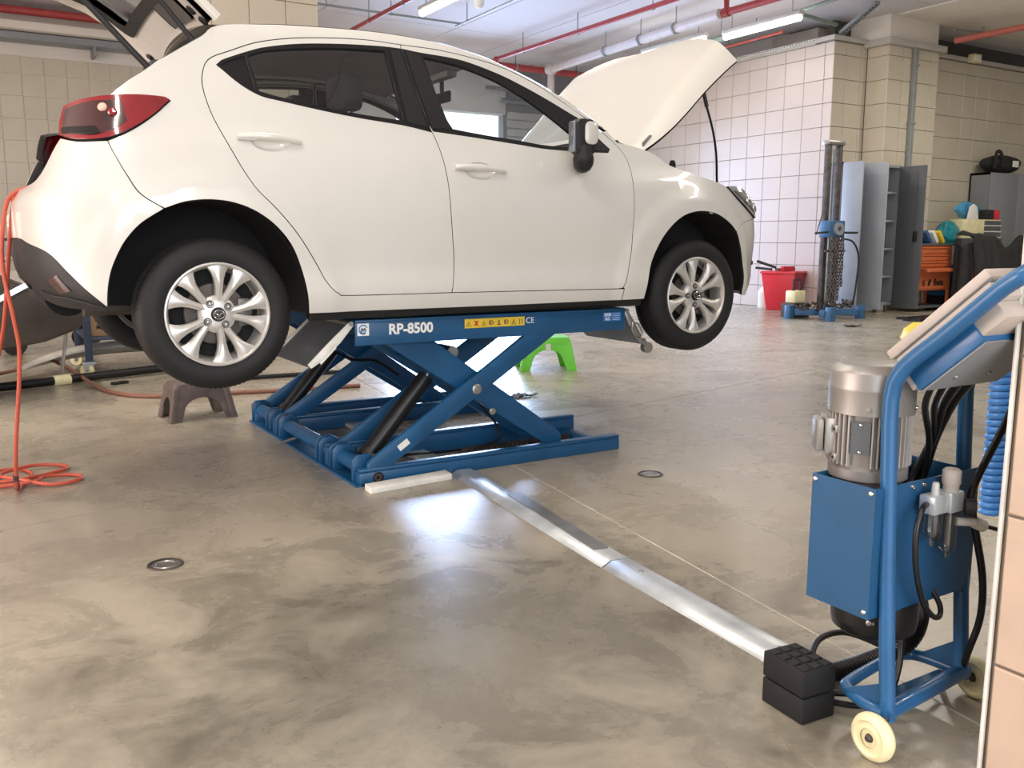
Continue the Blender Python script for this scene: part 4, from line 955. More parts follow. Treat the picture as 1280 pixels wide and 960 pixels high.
# ------------------------------------------------------------------ plastic step stools
def stool(name, label, x, y, w, d, h, rz, m_, mlabel=None):
    t = thing(name, label, 'step stool', (x, y, 0)); M_ = Matrix.Translation(V(x, y, 0)) @ Matrix.Rotation(rz, 4, 'Z'); tp = .80
    b_ = MB(); pts = lambda s_, z: rrect(-w/2*s_, w/2*s_, -d/2*s_, d/2*s_, .035, 4)
    b_.v = [tuple(M_ @ V(p, q, h)) for p, q in pts(tp*.95, h)]+[tuple(M_ @ V(p, q, h-.015)) for p, q in pts(tp, h)]+[tuple(M_ @ V(p, q, h-.05)) for p, q in pts(tp+.04, h)]
    n = 20; b_.f = [(j*n+i, j*n+(i+1) % n, (j+1)*n+(i+1) % n, (j+1)*n+i) for j in range(2) for i in range(n)]+[tuple(range(n))]
    b_.build('stool_top', m_, t)
    for sx in (-1, 1):          # the two leg frames with an arch cut between the legs on every side
        pass
    for ax in (0, 1):
        L_, D_ = (w, d) if ax == 0 else (d, w)
        for sd in (-1, 1):
            poly = [(-.5, 0), (-.5+.0, .06), (-.43, 1), (.43, 1), (.5, .06), (.5, 0), (.33, 0)]+[(.30*cos(k*pi/10), .30+.38*sin(k*pi/10)) for k in range(11)]+[(-.33, 0)]
            def fn(p, q, hh, ax=ax, sd=sd, L_=L_, D_=D_):
                s_ = 1-(1-tp)*q; a = p*L_*(s_/1 if abs(p) < .45 else s_); bq = sd*(D_/2*s_-hh)
                return M_ @ (V(a, bq, q*(h-.02)) if ax == 0 else V(bq, a, q*(h-.02)))
            MB().prism(poly, fn, 0, .012).build('stool_side', m_, t, bevel=.002)
    for sx in (-1, 1):
        for sy in (-1, 1):
            b_ = MB(); s0 = 1.0; s1 = tp
            for z, s_ in ((0, s0), (h-.03, s1)):
                b_.v += [tuple(M_ @ V(sx*(w/2*s_-i), sy*(d/2*s_-j), z)) for i, j in ((-.004, .03), (-.004, .0), (.0, -.004), (.03, -.004), (.06, .008), (.008, .06))]
            b_.f = [(i, (i+1) % 6, 6+(i+1) % 6, 6+i) for i in range(6)]+[tuple(range(6)), tuple(range(6, 12))]
            b_.build('leg', m_, t, bevel=.004)
    if mlabel: MB().box(-.022, .022, -d/2*.87-.001, -d/2*.87, h*.60, h*.82, M_).build('paper_label', 'pale_grey', t)
    return t
stool('step_stool', 'small grey-brown plastic step stool on the floor below the rear wheel', .36, 2.24, .42, .30, .235, radians(4), 'brown_plastic')
stool('step_stool', 'bright green plastic step stool standing under the car behind the lift', 3.52, 2.95, .50, .36, .29, radians(-24), 'green_plastic', True)

# ------------------------------------------------------------------ rubber lifting blocks
def block(label, x, y, z, rz, top):
    t = thing('rubber_block', label, 'rubber block', (x, y, z)); M_ = Matrix.Translation(V(x, y, z)) @ Matrix.Rotation(rz, 4, 'Z')
    MB().box(-.052, .052, -.068, .068, 0, .064, M_).build('block_body', 'rubber', t, bevel=.004)
    for i in range(3):
        for j in range(4):
            cx, cy = -.033+.033*i, -.048+.032*j
            MB().box(cx-.0132, cx+.0132, cy-.0132, cy+.0132, .063, .0675, M_).build('tread_pad', 'rubber', t, bevel=.002, seg=1)
    return t
block('lower black rubber block of the pair beside the cart wheel', .786, -2.322, 0, radians(-4), False)
block('upper black rubber block with square treads, stacked beside the cart', .783, -2.324, .0685, radians(-5), True)

# ================================================================== POWER UNIT CART
cart = thing('power_unit_cart', 'blue wheeled hydraulic power unit cart with motor and control box', 'hydraulic unit', (.96, -2.48, 0))
al = radians(42); hh_ = V(0, -cos(al), sin(al)); nn_ = V(0, sin(al), cos(al)); HB0 = V(0, -2.512, .845)
def post(x, dy): return [V(x, -2.548+dy, .07), V(x, -2.522+dy, .40), V(x, -2.503+dy, .74), V(x, -2.503+dy, .79), V(x, -2.508+dy, .825), V(x, -2.53+dy, .862), V(x, -2.57+dy, .90)]+[V(x, HB0.y+dy, HB0.z)+hh_*t for t in (.14, .22, .29)]+[V(x, HB0.y+dy, HB0.z)+hh_*.33-nn_*.005]
PN, PF = post(.815, 0), post(1.140, .032)
hb = [PN[-1], PN[-1].lerp(PF[-1], .06)+hh_*.03, PN[-1].lerp(PF[-1], .5)+hh_*.04, PN[-1].lerp(PF[-1], .94)+hh_*.03, PF[-1]]
MB().tube(PN[:5]+catmull(PN[4:], 4)[1:]+hb[1:4]+PF[::-1][0:1]+catmull(PF[::-1], 4)[1:], .0175, 14).build('tube_frame', 'cart_blue', cart, smooth=60)
MB().tube([V(.80, -2.546, .085), V(1.155, -2.514, .085)], .019, 14).build('axle_tube', 'cart_blue', cart)
MB().tube([V(.808, -2.545, .085), V(.812, -2.50, .082), V(.828, -2.45, .08), V(.842, -2.42, .08), V(.875, -2.40, .08), V(1.06, -2.372, .08), V(1.12, -2.38, .08), V(1.14, -2.42, .082), V(1.142, -2.51, .085)], .0145, 12, sub=4).build('base_tube', 'cart_blue', cart, smooth=60)
MB().prism([(0, 0), (.11, 0), (.0, .12)], lambda p, q, h: V(1.13+h, -2.515+p, .09+q*.7), 0, .006).build('gusset', 'sheet_blue', cart); MB().prism([(0, 0), (.11, 0), (.0, .06)], lambda p, q, h: V(.815+h, -2.535+p, .09+q), 0, .006).build('gusset', 'sheet_blue', cart)
MB().box(.83, 1.12, -2.50, -2.47, .072, .078).build('base_strap', 'sheet_blue', cart)
for x, y in ((.752, -2.560), (1.205, -2.515)):
    t = MB().lathe([(.022, -.014), (.040, -.017), (.049, -.013), (.0535, -.004), (.0535, .004), (.049, .013), (.040, .017), (.033, .012), (.022, .015)], (x, y, .0535), (-1, .06, 0), 40, False).build('wheel', 'nylon', cart, smooth=50)
    MB().lathe([(0, .010), (.022, .012), (.030, .010), (.032, .004), (.032, -.012), (0, -.012)], (x, y, .0535), (-1, .06, 0), 28).build('wheel_hub', 'nylon', t)
    MB().lathe([(0, .020), (.006, .020), (.008, .017), (.010, .012)], (x, y, .0535), (-1, .06, 0), 12).cyl((x, y, .0535), (.82 if x < 1 else 1.14, y+.01, .085), .008).build('axle_nut', 'iron', t)
# tank: open folded sheet box
TX0, TX1, TY0, TY1, TZ0, TZ1 = .772, 1.125, -2.512, -2.342, .300, .597
b_ = MB(); th = .004
ro = [(TX0, TY0), (TX1, TY0), (TX1, TY1), (TX0, TY1)]; ri = [(TX0+th, TY0+th), (TX1-th, TY0+th), (TX1-th, TY1-th), (TX0+th, TY1-th)]
b_.v = [(x, y, z) for z in (TZ0, TZ1) for x, y in ro]+[(x, y, z) for z in (TZ1, TZ0+th) for x, y in ri]
b_.f = [(0, 3, 2, 1)]+[(i, (i+1) % 4, 4+(i+1) % 4, 4+i) for i in range(4)]+[(4+i, 4+(i+1) % 4, 8+(i+1) % 4, 8+i) for i in range(4)]+[(8+i, 8+(i+1) % 4, 12+(i+1) % 4, 12+i) for i in range(4)]+[(12, 13, 14, 15)]
b_.build('tank_box', 'sheet_blue', cart, smooth=0)
MB().box(TX1, TX1+.028, TY0+.001, TY0+.005, TZ0-.01, TZ1).build('tank_flange', 'sheet_blue', cart, smooth=0)
MB().box(TX0+.01, TX1-.01, TY0+.01, TY1-.01, .50, .512).build('tank_lid', 'motor_grey', cart)
for x, y, z in ((TX0-.001, -2.50, .585), (TX0-.001, -2.50, .315), (TX0-.001, -2.35, .585)):
    MB().lathe([(0, .004), (.005, .003), (.0065, 0)], (x, y, z), (-1, 0, 0), 10).build('screw', 'chrome', cart)
for x in (.90, .94): MB().lathe([(0, .006), (.005, .004), (.0065, 0)], (x, TY0, .585), (0, -1, 0), 10).build('screw', 'chrome', cart)
MB().lathe([(0, .215), (.08, .215), (.094, .225), (.098, .25), (.098, .302), (0, .302)], (.92, -2.42, 0), n=32).build('oil_reservoir', 'oil_black', cart, smooth=50)
MB().lathe([(0, .004), (.009, .003), (.012, 0)], (.84, -2.47, .262), (-.8, -.5, 0), 12).build('drain_plug', 'steel', cart)
# motor
mx, my = .888, -2.400
mo = MB().lathe([(0, .555), (.074, .555), (.078, .585), (.088, .592), (.088, .615), (.080, .622), (.080, .765), (.0, .765)], (mx, my, 0), n=36).build('motor', 'motor_fin', cart, smooth=35)
MB().lathe([(.0, .852), (.072, .852), (.074, .851), (.092, .838), (.0935, .835), (.0935, .808), (.0955, .802), (.0955, .796), (.0945, .792), (.0945, .742), (.084, .742)], (mx, my, 0), n=44).build('fan_cowl', 'motor_silver', mo, smooth=35)
for k in range(44):
    a = 2*pi*k/44
    if abs(((a-radians(205)+pi) % (2*pi))-pi) < .20: continue
    c_, s_ = cos(a), sin(a); MB().bar((mx+.0855*c_, my+.0855*s_, .625), (mx+.0855*c_, my+.0855*s_, .745), .003, .014, (-s_, c_, 0)).build('cooling_fin', 'motor_grey', mo, smooth=0)
a = radians(205); c_, s_ = cos(a), sin(a)
def rad(r, w, z): return V(mx+r*c_-w*s_, my+r*s_+w*c_, z)
MB().bar(rad(.086, 0, .655), rad(.086, 0, .728), .042, .004, (-s_, c_, 0)).build('rating_plate', 'locker_dark', mo)
for z in (.660, .722): MB().lathe([(0, .003), (.003, .002), (.004, 0)], rad(.089, 0, z), (c_, s_, 0), 8).build('rivet', 'chrome', mo)
for a1 in (168, 242, 330):
    for z in (.640, .705):
        q = V(mx+.091*cos(radians(a1)), my+.091*sin(radians(a1)), z); b_ = MB(); b_.box(-.008, .008, -.007, .007, -.009, .009, Matrix.Translation(q) @ Matrix.Rotation(radians(a1), 4, 'Z')); b_.build('mount_pad', 'motor_silver', mo, bevel=.002)
        MB().lathe([(0, .001), (.0035, .001)], q+V(cos(radians(a1)), sin(radians(a1)), 0)*.008, (cos(radians(a1)), sin(radians(a1)), 0), 8).build('pad_hole', 'dark_void', mo)
a = radians(140); Mt = Matrix.Translation(V(mx, my, .685)) @ Matrix.Rotation(a, 4, 'Z')
MB().box(.078, .104, -.034, .034, -.042, .042, Mt).build('terminal_box', 'motor_silver', mo, bevel=.003)
MB().box(.105, .124, -.032, .032, -.040, .040, Mt).build('terminal_cover', 'motor_silver', mo, bevel=.010)
for a1 in (215, 300): MB().lathe([(0, .004), (.004, .004), (.006, 0)], V(mx+.0945*cos(radians(a1)), my+.0945*sin(radians(a1)), .757), (cos(radians(a1)), sin(radians(a1)), 0), 10).build('cowl_screw', 'chrome', mo)
MB().box(mx-.05, mx+.05, my-.05, my+.05, .512, .556).build('pump_block', 'motor_grey', mo, bevel=.006)
# control box between the handle tubes
def hb_box(name, m_, x0, x1, h0, h1, n0, n1, bev=.004, parent=None):
    M_ = Matrix(((1, 0, 0, 0), (0, hh_.y, nn_.y, HB0.y+.016), (0, hh_.z, nn_.z, HB0.z), (0, 0, 0, 1)))
    return MB().box(x0, x1, h0, h1, n0, n1, M_).build(name, m_, parent or cart, bevel=bev)
cb = hb_box('control_box', 'panel_grey', .842, 1.125, .012, .275, -.012, .026, .004)
hb_box('control_box_lid', 'panel_grey', .838, 1.13, .004, .285, .029, .052, .005, cb)
hb_box('lid_gasket', 'locker_grey', .846, 1.12, .012, .277, .026, .029, 0, cb)
hb_box('bracket_tray', 'cart_blue', .838, 1.115, .02, .20, -.062, -.010, .003, cb)
hb_box('bracket_plate', 'locker_grey', .844, 1.112, .026, .196, -.066, -.0625, 0, cb)
for h0, h1 in ((.004, .028), (.195, .262)): hb_box('box_end', 'panel_grey', .842, 1.12, h0, h1, -.052, -.012, .004, cb)
for k, m_ in enumerate(('text_red', 'green_plastic', 'text_black')):
    q = V(.92+.07*k, HB0.y+.016, HB0.z)+hh_*.14+nn_*.052; MB().lathe([(0, .016), (.012, .015), (.015, .008), (.015, 0)], q, nn_, 16).build('push_button', m_, cb)
for x in (.90, 1.02):
    q = V(x, HB0.y+.016, HB0.z)+hh_*.07-nn_*.066; MB().lathe([(0, -.004), (.005, -.003), (.007, 0)], q, nn_, 10).build('screw', 'steel', cb)
# filter, regulator and lubricator
fr = MB().box(.905, .955, -2.565, -2.525, .530, .572).box(.958, 1.005, -2.57, -2.525, .528, .575).box(.95, .96, -2.56, -2.535, .538, .56).build('air_filter_unit', 'galvanised', cart, bevel=.004)
MB().lathe([(0, .455), (.006, .455), (.008, .468), (.018, .476), (.021, .485), (.021, .532), (0, .532)], (.928, -2.547, 0), n=20).build('oiler_bowl', 'bowl_glass', fr)
MB().lathe([(0, .418), (.006, .418), (.008, .432), (.017, .438), (.019, .446), (.019, .53), (0, .53)], (.982, -2.55, 0), n=20).build('filter_bowl', 'bowl_glass', fr)
MB().lathe([(0, .45), (.012, .45), (.012, .50), (.014, .52), (0, .52)], (.982, -2.55, 0), n=14).build('filter_core', 'locker_dark', fr)
MB().lathe([(0, .625), (.015, .625), (.020, .620), (.020, .592), (.017, .588), (.017, .574), (0, .574)], (.982, -2.55, 0), n=24).build('regulator_knob', 'panel_grey', fr)
MB().lathe([(0, .60), (.006, .60), (.008, .595), (.009, .57)], (.93, -2.547, 0), n=14).build('oil_sight', 'clear_bowl', fr)
ga = V(.6, -.8, 0).normalized()
MB().lathe([(0, -.03), (.008, -.03), (.010, -.012), (.020, -.010), (.0215, 0), (.0215, .012), (.019, .013)], V(1.02, -2.575, .535), ga, 24).build('pressure_gauge', 'black_plastic', fr)
MB().lathe([(0, .0115), (.019, .0115)], V(1.02, -2.575, .535), ga, 24).build('gauge_face', 'pale_grey', fr)
MB().cyl((1.0, -2.55, .50), (1.05, -2.57, .495), .010, n=12).cyl((1.05, -2.57, .495), (1.075, -2.578, .483), .014, n=12).build('quick_coupling', 'galv_white', fr)
# hoses and cables of the unit
HC = [('control_cable', [V(.885, -2.55, .82), V(.94, -2.50, .76), V(1.055, -2.44, .66), V(1.075, -2.42, .57), V(1.05, -2.42, .514)], .0075), ('control_cable', [V(.93, -2.55, .82), V(.975, -2.50, .76), V(1.07, -2.44, .67), V(1.085, -2.41, .58), V(1.06, -2.41, .514)], .0075),
      ('control_cable', [V(.97, -2.555, .82), V(1.01, -2.50, .76), V(1.075, -2.44, .67), V(1.07, -2.40, .57), V(1.04, -2.40, .514)], .010), ('control_cable', [V(1.02, -2.56, .83), V(1.045, -2.50, .76), V(1.085, -2.44, .67), V(1.095, -2.41, .58), V(1.075, -2.40, .514)], .010),
      ('air_line', [V(.905, -2.545, .553), V(.875, -2.555, .548), V(.852, -2.56, .50), V(.86, -2.56, .42), V(.90, -2.555, .335), V(.95, -2.55, .285), V(.985, -2.545, .275), V(1.005, -2.53, .295), V(1.005, -2.50, .33)], .0065),
      ('power_cable', [V(1.22, -2.57, .83), V(1.15, -2.56, .70), V(1.05, -2.56, .57), V(1.055, -2.565, .50), V(1.10, -2.57, .36), V(1.125, -2.56, .25), V(1.125, -2.54, .16), V(1.15, -2.50, .06), V(1.19, -2.44, .012), V(1.3, -2.38, .012)], .0085),
      ('air_line', [V(1.07, -2.577, .486), V(1.2, -2.60, .445), V(1.34, -2.62, .41)], .005),
      ('hydraulic_hose', [V(.99, -2.43, .30), V(1.0, -2.44, .20), V(.99, -2.45, .12), V(.95, -2.455, .05), V(.90, -2.43, .025), V(.86, -2.385, .02), V(.84, -2.34, .02)], .0075),
      ('hydraulic_hose', [V(1.15, -2.46, .03), V(1.08, -2.455, .05), V(.99, -2.44, .04), V(.93, -2.40, .03), V(.88, -2.34, .02)], .006),
      ('floor_cable', [V(.955, -2.25, .012), V(.985, -2.195, .03), V(1.06, -2.16, .05), V(1.15, -2.17, .05), V(1.22, -2.23, .02), V(1.22, -2.30, .012)], .0085)]
for n_, p_, r_ in HC: MB().tube(p_, r_, 8, sub=6).build(n_, 'oil_black', cart, smooth=60)
cp = catmull([V(1.06, -2.42, .31), V(1.10, -2.41, .25), V(1.13, -2.40, .18), V(1.11, -2.385, .115), V(1.02, -2.35, .075), V(.92, -2.318, .055), V(.855, -2.30, .045)], 30)
MB().tube(cp, [.024 if i % 2 else .0212 for i in range(len(cp))], 14).build('corrugated_conduit', 'oil_black', cart, smooth=30)
# spiral air hose hanging beyond the cart
t = thing('spiral_hose', 'blue coiled air hose hanging at the edge of the near tiled wall', 'hose', (1.775, -2.2, .3))
MB().tube([V(1.765+.03*cos(k*.75), -2.2+.03*sin(k*.75), .30+k*.00255) for k in range(190)], .0106, 6).build('hose_coil', 'hose_blue', t, smooth=60)
MB().tube([V(1.78, -2.2, .78), V(1.77, -2.35, .88), V(1.70, -2.58, .98), V(1.62, -2.69, 1.0)], .006, 6).build('hose_end', 'hose_blue', t)

# ================================================================== FAR RIGHT: LOCKERS AND TOOLS
def locker(name, label, x0, x1, y0, y1, z0, z1, m_, doors=True, feet=True, shelves=0):
    t = thing(name, label, 'locker', ((x0+x1)/2, (y0+y1)/2, 0)); w = .02
    MB().box(x0, x0+w, y0, y1, z0, z1).box(x1-w, x1, y0, y1, z0, z1).box(x0, x1, y1-w, y1, z0, z1).box(x0, x1, y0, y1, z0, z0+.05).box(x0, x1, y0, y1, z1-.04, z1).build('carcass', m_, t, smooth=0)
    for k in range(shelves): z = z0+(z1-z0)*(k+1)/(shelves+1); MB().box(x0+w, x1-w, y0+.03, y1-w, z, z+.03).build('shelf', 'locker_pale', t)
    if feet:
        for x in (x0+.08, x1-.08):
            for y in (y0+.06, y1-.06): MB().cyl((x, y, 0), (x, y, z0), .03, n=10).build('leg', 'locker_dark', t)
    return t
def door(t, hx, hy, ang, w, z0, z1, m_, handle=False, ribs=0):
    M_ = Matrix.Translation(V(hx, hy, 0)) @ Matrix.Rotation(ang, 4, 'Z')
    d = MB().box(0, w, -.012, .012, z0, z1, M_).build('door', m_, t, bevel=.004)
    for k in range(ribs): x = w*(k+1)/(ribs+1); MB().box(x-.02, x+.02, -.02, -.012, z0+.1, z1-.1, M_).box(x-.02, x+.02, .012, .02, z0+.1, z1-.1, M_).build('rib', m_, d)
    if handle: MB().box(w-.14, w-.08, -.05, -.012, z0+1.04, z0+1.2, M_).box(w-.14, w-.08, .012, .05, z0+1.04, z0+1.2, M_).build('handle', 'black_plastic', d, bevel=.01)
    return d
t = locker('steel_locker', 'tall blue-grey steel locker with both doors standing open', 10.97, 11.86, 5.50, 5.82, .12, 2.30, 'locker_grey', shelves=4)
door(t, 10.985, 5.49, radians(-90), .42, .10, 2.29, 'locker_pale')
door(t, 11.845, 5.49, radians(-88), .45, .08, 2.28, 'locker_dark', True, 2)
t = locker('steel_locker', 'narrow pale steel locker behind the winch stand, its door ajar', 10.52, 10.93, 5.52, 5.82, .12, 2.30, 'locker_dark', shelves=4)
door(t, 10.53, 5.51, radians(-88), .35, .10, 2.29, 'locker_pale')
t = thing('red_bottle', 'red bottle on a shelf in the dark gap between the two steel lockers', 'bottle', (10.86, 5.60, 1.45))
MB().lathe([(0, 1.45), (.035, 1.45), (.035, 1.60), (.015, 1.65), (.015, 1.70), (0, 1.70)], (10.86, 5.60, 0), n=14).build('bottle_body', 'red_plastic', t)

# winch stand with chains
t = thing('winch_stand', 'tall chain pulling post stand on a blue base in front of the lockers', 'pulling stand', (9.93, 5.2, 0))
for x in (9.80, 10.03): MB().box(x-.035, x+.035, 5.16, 5.24, .12, 2.50).build('mast_rail', 'iron', t, bevel=.008)
MB().box(9.90, 9.93, 5.19, 5.21, .15, 2.42).build('lead_screw', 'steel', t); MB().box(9.74, 10.09, 5.14, 5.26, 2.48, 2.54).build('mast_head', 'steel', t, bevel=.01)
MB().box(9.76, 10.08, 5.06, 5.26, 1.18, 1.42).build('carriage', 'stool_blue', t, bevel=.015)
MB().lathe([(.04, -.02), (.09, -.02), (.09, .02), (.04, .02)], (9.92, 5.04, 1.30), (0, 1, 0), 18, True).build('winch_wheel', 'locker_grey', t)
MB().cyl((9.50, 5.1, 1.24), (9.80, 5.1, 1.26), .014).build('crank_handle', 'black_plastic', t); MB().cyl((10.05, 5.1, 1.25), (10.40, 5.1, 1.25), .016).build('crank_handle', 'black_plastic', t)
MB().cyl((9.52, 5.1, 1.22), (9.62, 5.1, 1.50), .008).build('lever', 'iron', t); MB().cyl((9.70, 5.08, .99), (10.12, 5.08, .99), .016).build('lever', 'iron', t)
for i, (x, zb) in enumerate(((9.76, .30), (9.84, .22), (9.90, .42), (9.96, .26), (10.02, .5))):
    b_ = MB(); z = 1.16; k = 0
    while z > zb:
        r = .03; pts = [V(x+(r*.62*cos(a) if k % 2 else 0)+.006*sin(k*1.3+i), 5.035+(0 if k % 2 else r*.62*cos(a)), z+r*1.15*sin(a)) for a in [2*pi*j/8 for j in range(9)]]
        b_.tube(pts, .0105, 4, caps=False); z -= .05; k += 1
    b_.build('chain', 'iron', t, smooth=60)
MB().bar((9.55, 4.95, .10), (10.25, 5.45, .10), .10, .08, (0, 0, 1)).bar((9.55, 5.45, .10), (10.3, 4.95, .10), .10, .08, (0, 0, 1)).build('base_frame', 'stool_blue', t, bevel=.01)
for x, y in ((9.5, 5.5), (9.62, 4.86), (10.42, 4.98), (10.3, 5.5)): MB().prism([(-.06, 0), (.06, 0), (.05, .2), (-.05, .2)], lambda p, q, h, x=x, y=y: V(x+p, y+h, q), -.05, .05).build('leg', 'stool_blue', t, bevel=.01)
MB().tube([V(10.06, 5.1, 1.16), V(10.25, 5.05, 1.12), V(10.36, 5.02, .9), V(10.34, 5.02, .5), V(10.33, 5.05, .2)], .014, 8, sub=5).build('hose', 'oil_black', t)
b_ = MB(); random.seed(3)
for k in range(26):
    q = V(random.uniform(9.5, 10.6), random.uniform(5.0, 5.4), random.uniform(.16, .24)); b_.tube([q+V(.06*cos(a+k), .06*sin(a+k)*.6, .02*sin(2*a)) for a in [j*pi/4 for j in range(8)]], .012, 5)
o = b_.build('chain_heap', 'iron', t); o['kind'] = 'stuff'
t = thing('parts_case', 'small cream box with a black handle on the foot of the winch stand', 'box', (9.75, 5.6, .2))
MB().box(9.62, 9.86, 5.52, 5.70, .22, .40).build('case_body', 'nylon', t, bevel=.02); MB().tube([V(9.68, 5.6, .4), V(9.68, 5.6, .56), V(9.82, 5.6, .56), V(9.82, 5.6, .4)], .02, 6).build('handle', 'black_plastic', t); MB().box(9.58, 9.9, 5.48, 5.74, 0, .215).build('case_foot', 'iron', t)
# red bin
def frustum(x, y, w0, d0, w1, d1, z0, z1, rz=0.):
    M_ = Matrix.Translation(V(x, y, 0)) @ Matrix.Rotation(rz, 4, 'Z'); b_ = MB(); b_.v = [tuple(M_ @ V(sx*w/2, sy*d/2, z)) for w, d, z in ((w0, d0, z0), (w1, d1, z1)) for sx, sy in ((-1, -1), (1, -1), (1, 1), (-1, 1))]
    b_.f = [(0, 1, 5, 4), (1, 2, 6, 5), (2, 3, 7, 6), (3, 0, 4, 7), (0, 3, 2, 1), (4, 5, 6, 7)]; return b_
t = thing('red_bin', 'red plastic bin at the foot of the pale tiled wall', 'bin', (10.72, 6.72, 0))
frustum(10.74, 6.76, .34, .42, .48, .58, 0, .60, radians(20)).build('bin_body', 'red_plastic', t, bevel=.015)
frustum(10.74, 6.76, .52, .62, .50, .60, .60, .64, radians(20)).build('bin_rim', 'red_plastic', t, bevel=.01)
t = thing('scrap_metal', 'rusty red clamp tool lying on top of the red bin', 'tool', (10.72, 6.75, .64))
MB().box(10.55, 10.95, 6.7, 6.78, .645, .69).build('clamp_bar', 'rust', t, bevel=.01); MB().box(10.6, 10.86, 6.64, 6.70, .645, .72).build('clamp_jaw', 'red_plastic', t); MB().cyl((10.55, 6.76, .7), (10.42, 7.05, .80), .022).cyl((10.5, 6.8, .67), (10.45, 7.1, .69), .02).build('clamp_handle', 'black_plastic', t)
t = thing('white_canister', 'white plastic canister half hidden behind the red bin', 'canister', (10.9, 7.15, 0)); MB().lathe([(0, 0), (.13, 0), (.14, .03), (.14, .28), (.06, .36), (.05, .42), (0, .42)], (10.88, 7.25, 0), n=18).build('canister_body', 'paper', t); MB().lathe([(0, .46), (.045, .46), (.05, .42)], (10.88, 7.25, 0), n=14).build('canister_cap', 'pale_grey', t)
# orange roller cabinet with tools on it
t = thing('tool_cabinet', 'orange drawer tool cabinet beside the open locker', 'tool cabinet', (12.6, 5.5, 0))
X0, X1, Y0, Y1 = 12.20, 13.06, 5.30, 5.74
MB().box(X0, X1, Y0, Y1, .34, 1.06).build('cabinet_body', 'orange_paint', t, bevel=.01); MB().box(X0-.02, X1+.02, Y0-.02, Y1, 1.06, 1.085).build('top_tray', 'locker_dark', t, bevel=.005)
for z0, z1 in ((.93, 1.04), (.82, .92), (.72, .81)): d = MB().box(X0+.03, X1-.03, Y0-.02, Y0, z0, z1).build('drawer', 'orange_paint', t, bevel=.006); MB().box(X0+.05, X1-.05, Y0-.035, Y0-.02, z1-.025, z1-.01).build('drawer_pull', 'orange_paint', d)
MB().box(X0+.02, X1+.03, Y0-.14, Y0, .64, .70).build('drawer', 'orange_paint', t, bevel=.006)
MB().box(X0+.03, X1-.03, Y0-.015, Y0, .37, .56).build('front_panel', 'orange_paint', t, bevel=.006)
text('brand_lettering', 'Beta', 'text_black', t, (12.72, Y0-.017, .465), (1, 0, 0), (0, 0, 1), .145, bold=.006); text('number_lettering', '6', 'text_black', t, (12.33, Y0-.017, .46), (1, 0, 0), (0, 0, 1), .15, bold=.004)
MB().bar((12.455, Y0-.018, .42), (12.50, Y0-.018, .52), .004, .05).build('brand_mark', 'text_black', t)
for x in (X0+.03, X1-.03): MB().box(x-.02, x+.02, Y0, Y0+.04, .05, .34).box(x-.02, x+.02, Y1-.04, Y1, .05, .34).build('leg', 'orange_paint', t)
MB().box(X0, X1, Y0, Y1, .06, .09).build('bottom_shelf', 'locker_dark', t)
for k, (m_, lab) in enumerate((('book_blue', 'dark blue folder leaning on the orange tool cabinet'), ('paper', 'pale folder leaning between the two others'), ('yellow', 'yellow covered folder leaning on the orange tool cabinet'))):
    x = 12.62+.17*k; M_ = Matrix.Translation(V(x, 5.52, 1.09)) @ Matrix.Rotation(radians(-38), 4, 'Y')
    tag(MB().box(-.03, .03, -.14, .14, 0.02, .25, M_).build('folder', m_, None, bevel=.006), lab, 'folder', 'folders on the tool cabinet')
tag(MB().box(12.22, 12.33, 5.40, 5.54, 1.086, 1.15).build('small_carton', 'paper', None, bevel=.004), 'small white carton at the left end of the tool cabinet top', 'carton')
t = thing('paint_tin', 'silver tin standing beside the orange tool cabinet', 'tin', (13.3, 5.6, .73)); MB().lathe([(0, .735), (.12, .735), (.125, .745), (.125, 1.03), (.13, 1.04), (.12, 1.05), (0, 1.05)], (13.36, 5.62, 0), n=20).build('tin_body', 'galvanised', t)
t = thing('blue_crate', 'blue crate behind the tool cabinet carrying the tin', 'crate', (13.3, 5.6, 0)); MB().box(13.14, 13.54, 5.42, 5.80, .22, .73).build('crate_body', 'cart_blue', t, bevel=.02); MB().box(13.16, 13.52, 5.44, 5.78, 0, .22).build('crate_base', 'black_plastic', t)
def blob(name, x, y, z, rx, ry, rz, m_, amp=.12, seed=1, n=14):
    random.seed(seed); b_ = MB(); ph = [random.uniform(0, 6) for _ in range(6)]
    def f(u, v):
        a, p = 2*pi*u, pi*v; k = 1+amp*(sin(3*a+ph[0])*sin(2*p+ph[1])+.6*sin(7*a+ph[2])*sin(p)+.5*sin(5*p+ph[3]+2*a)); return V(x+rx*k*cos(a)*sin(p), y+ry*k*sin(a)*sin(p), z+rz*(-cos(p)))
    return b_.grid(f, n*2, n)
tag(blob('plastic_bag', 13.36, 5.62, 1.262, .22, .14, .21, 'bag_teal', .17, 2, 18).build('plastic_bag', 'bag_teal', None, smooth=60), 'teal plastic bag stuffed full on the silver tin', 'bag')
t = thing('drawer_unit', 'cream small-parts drawer unit in front of the right hand grey locker', 'drawer unit', (14.2, 5.6, 0))
MB().box(13.66, 14.80, 5.55, 5.78, 1.18, 1.50).build('unit_body', 'nylon', t, bevel=.006)
for k in range(3): MB().box(14.30, 14.76, 5.53, 5.55, 1.20+k*.1, 1.28+k*.1).build('drawer', 'locker_dark', t); MB().box(14.28, 14.78, 5.52, 5.54, 1.19+k*.1, 1.205+k*.1).build('drawer_edge', 'paper', t)
MB().box(13.64, 14.82, 5.52, 5.80, 0, 1.18).build('unit_stand', 'locker_dark', t)
tag(blob('', 13.99, 5.70, 1.655, .28, .075, .15, '', .2, 5, 18).build('plastic_bag', 'bag_blue', None, smooth=60), 'blue and white plastic bag on the cream drawer unit', 'bag')
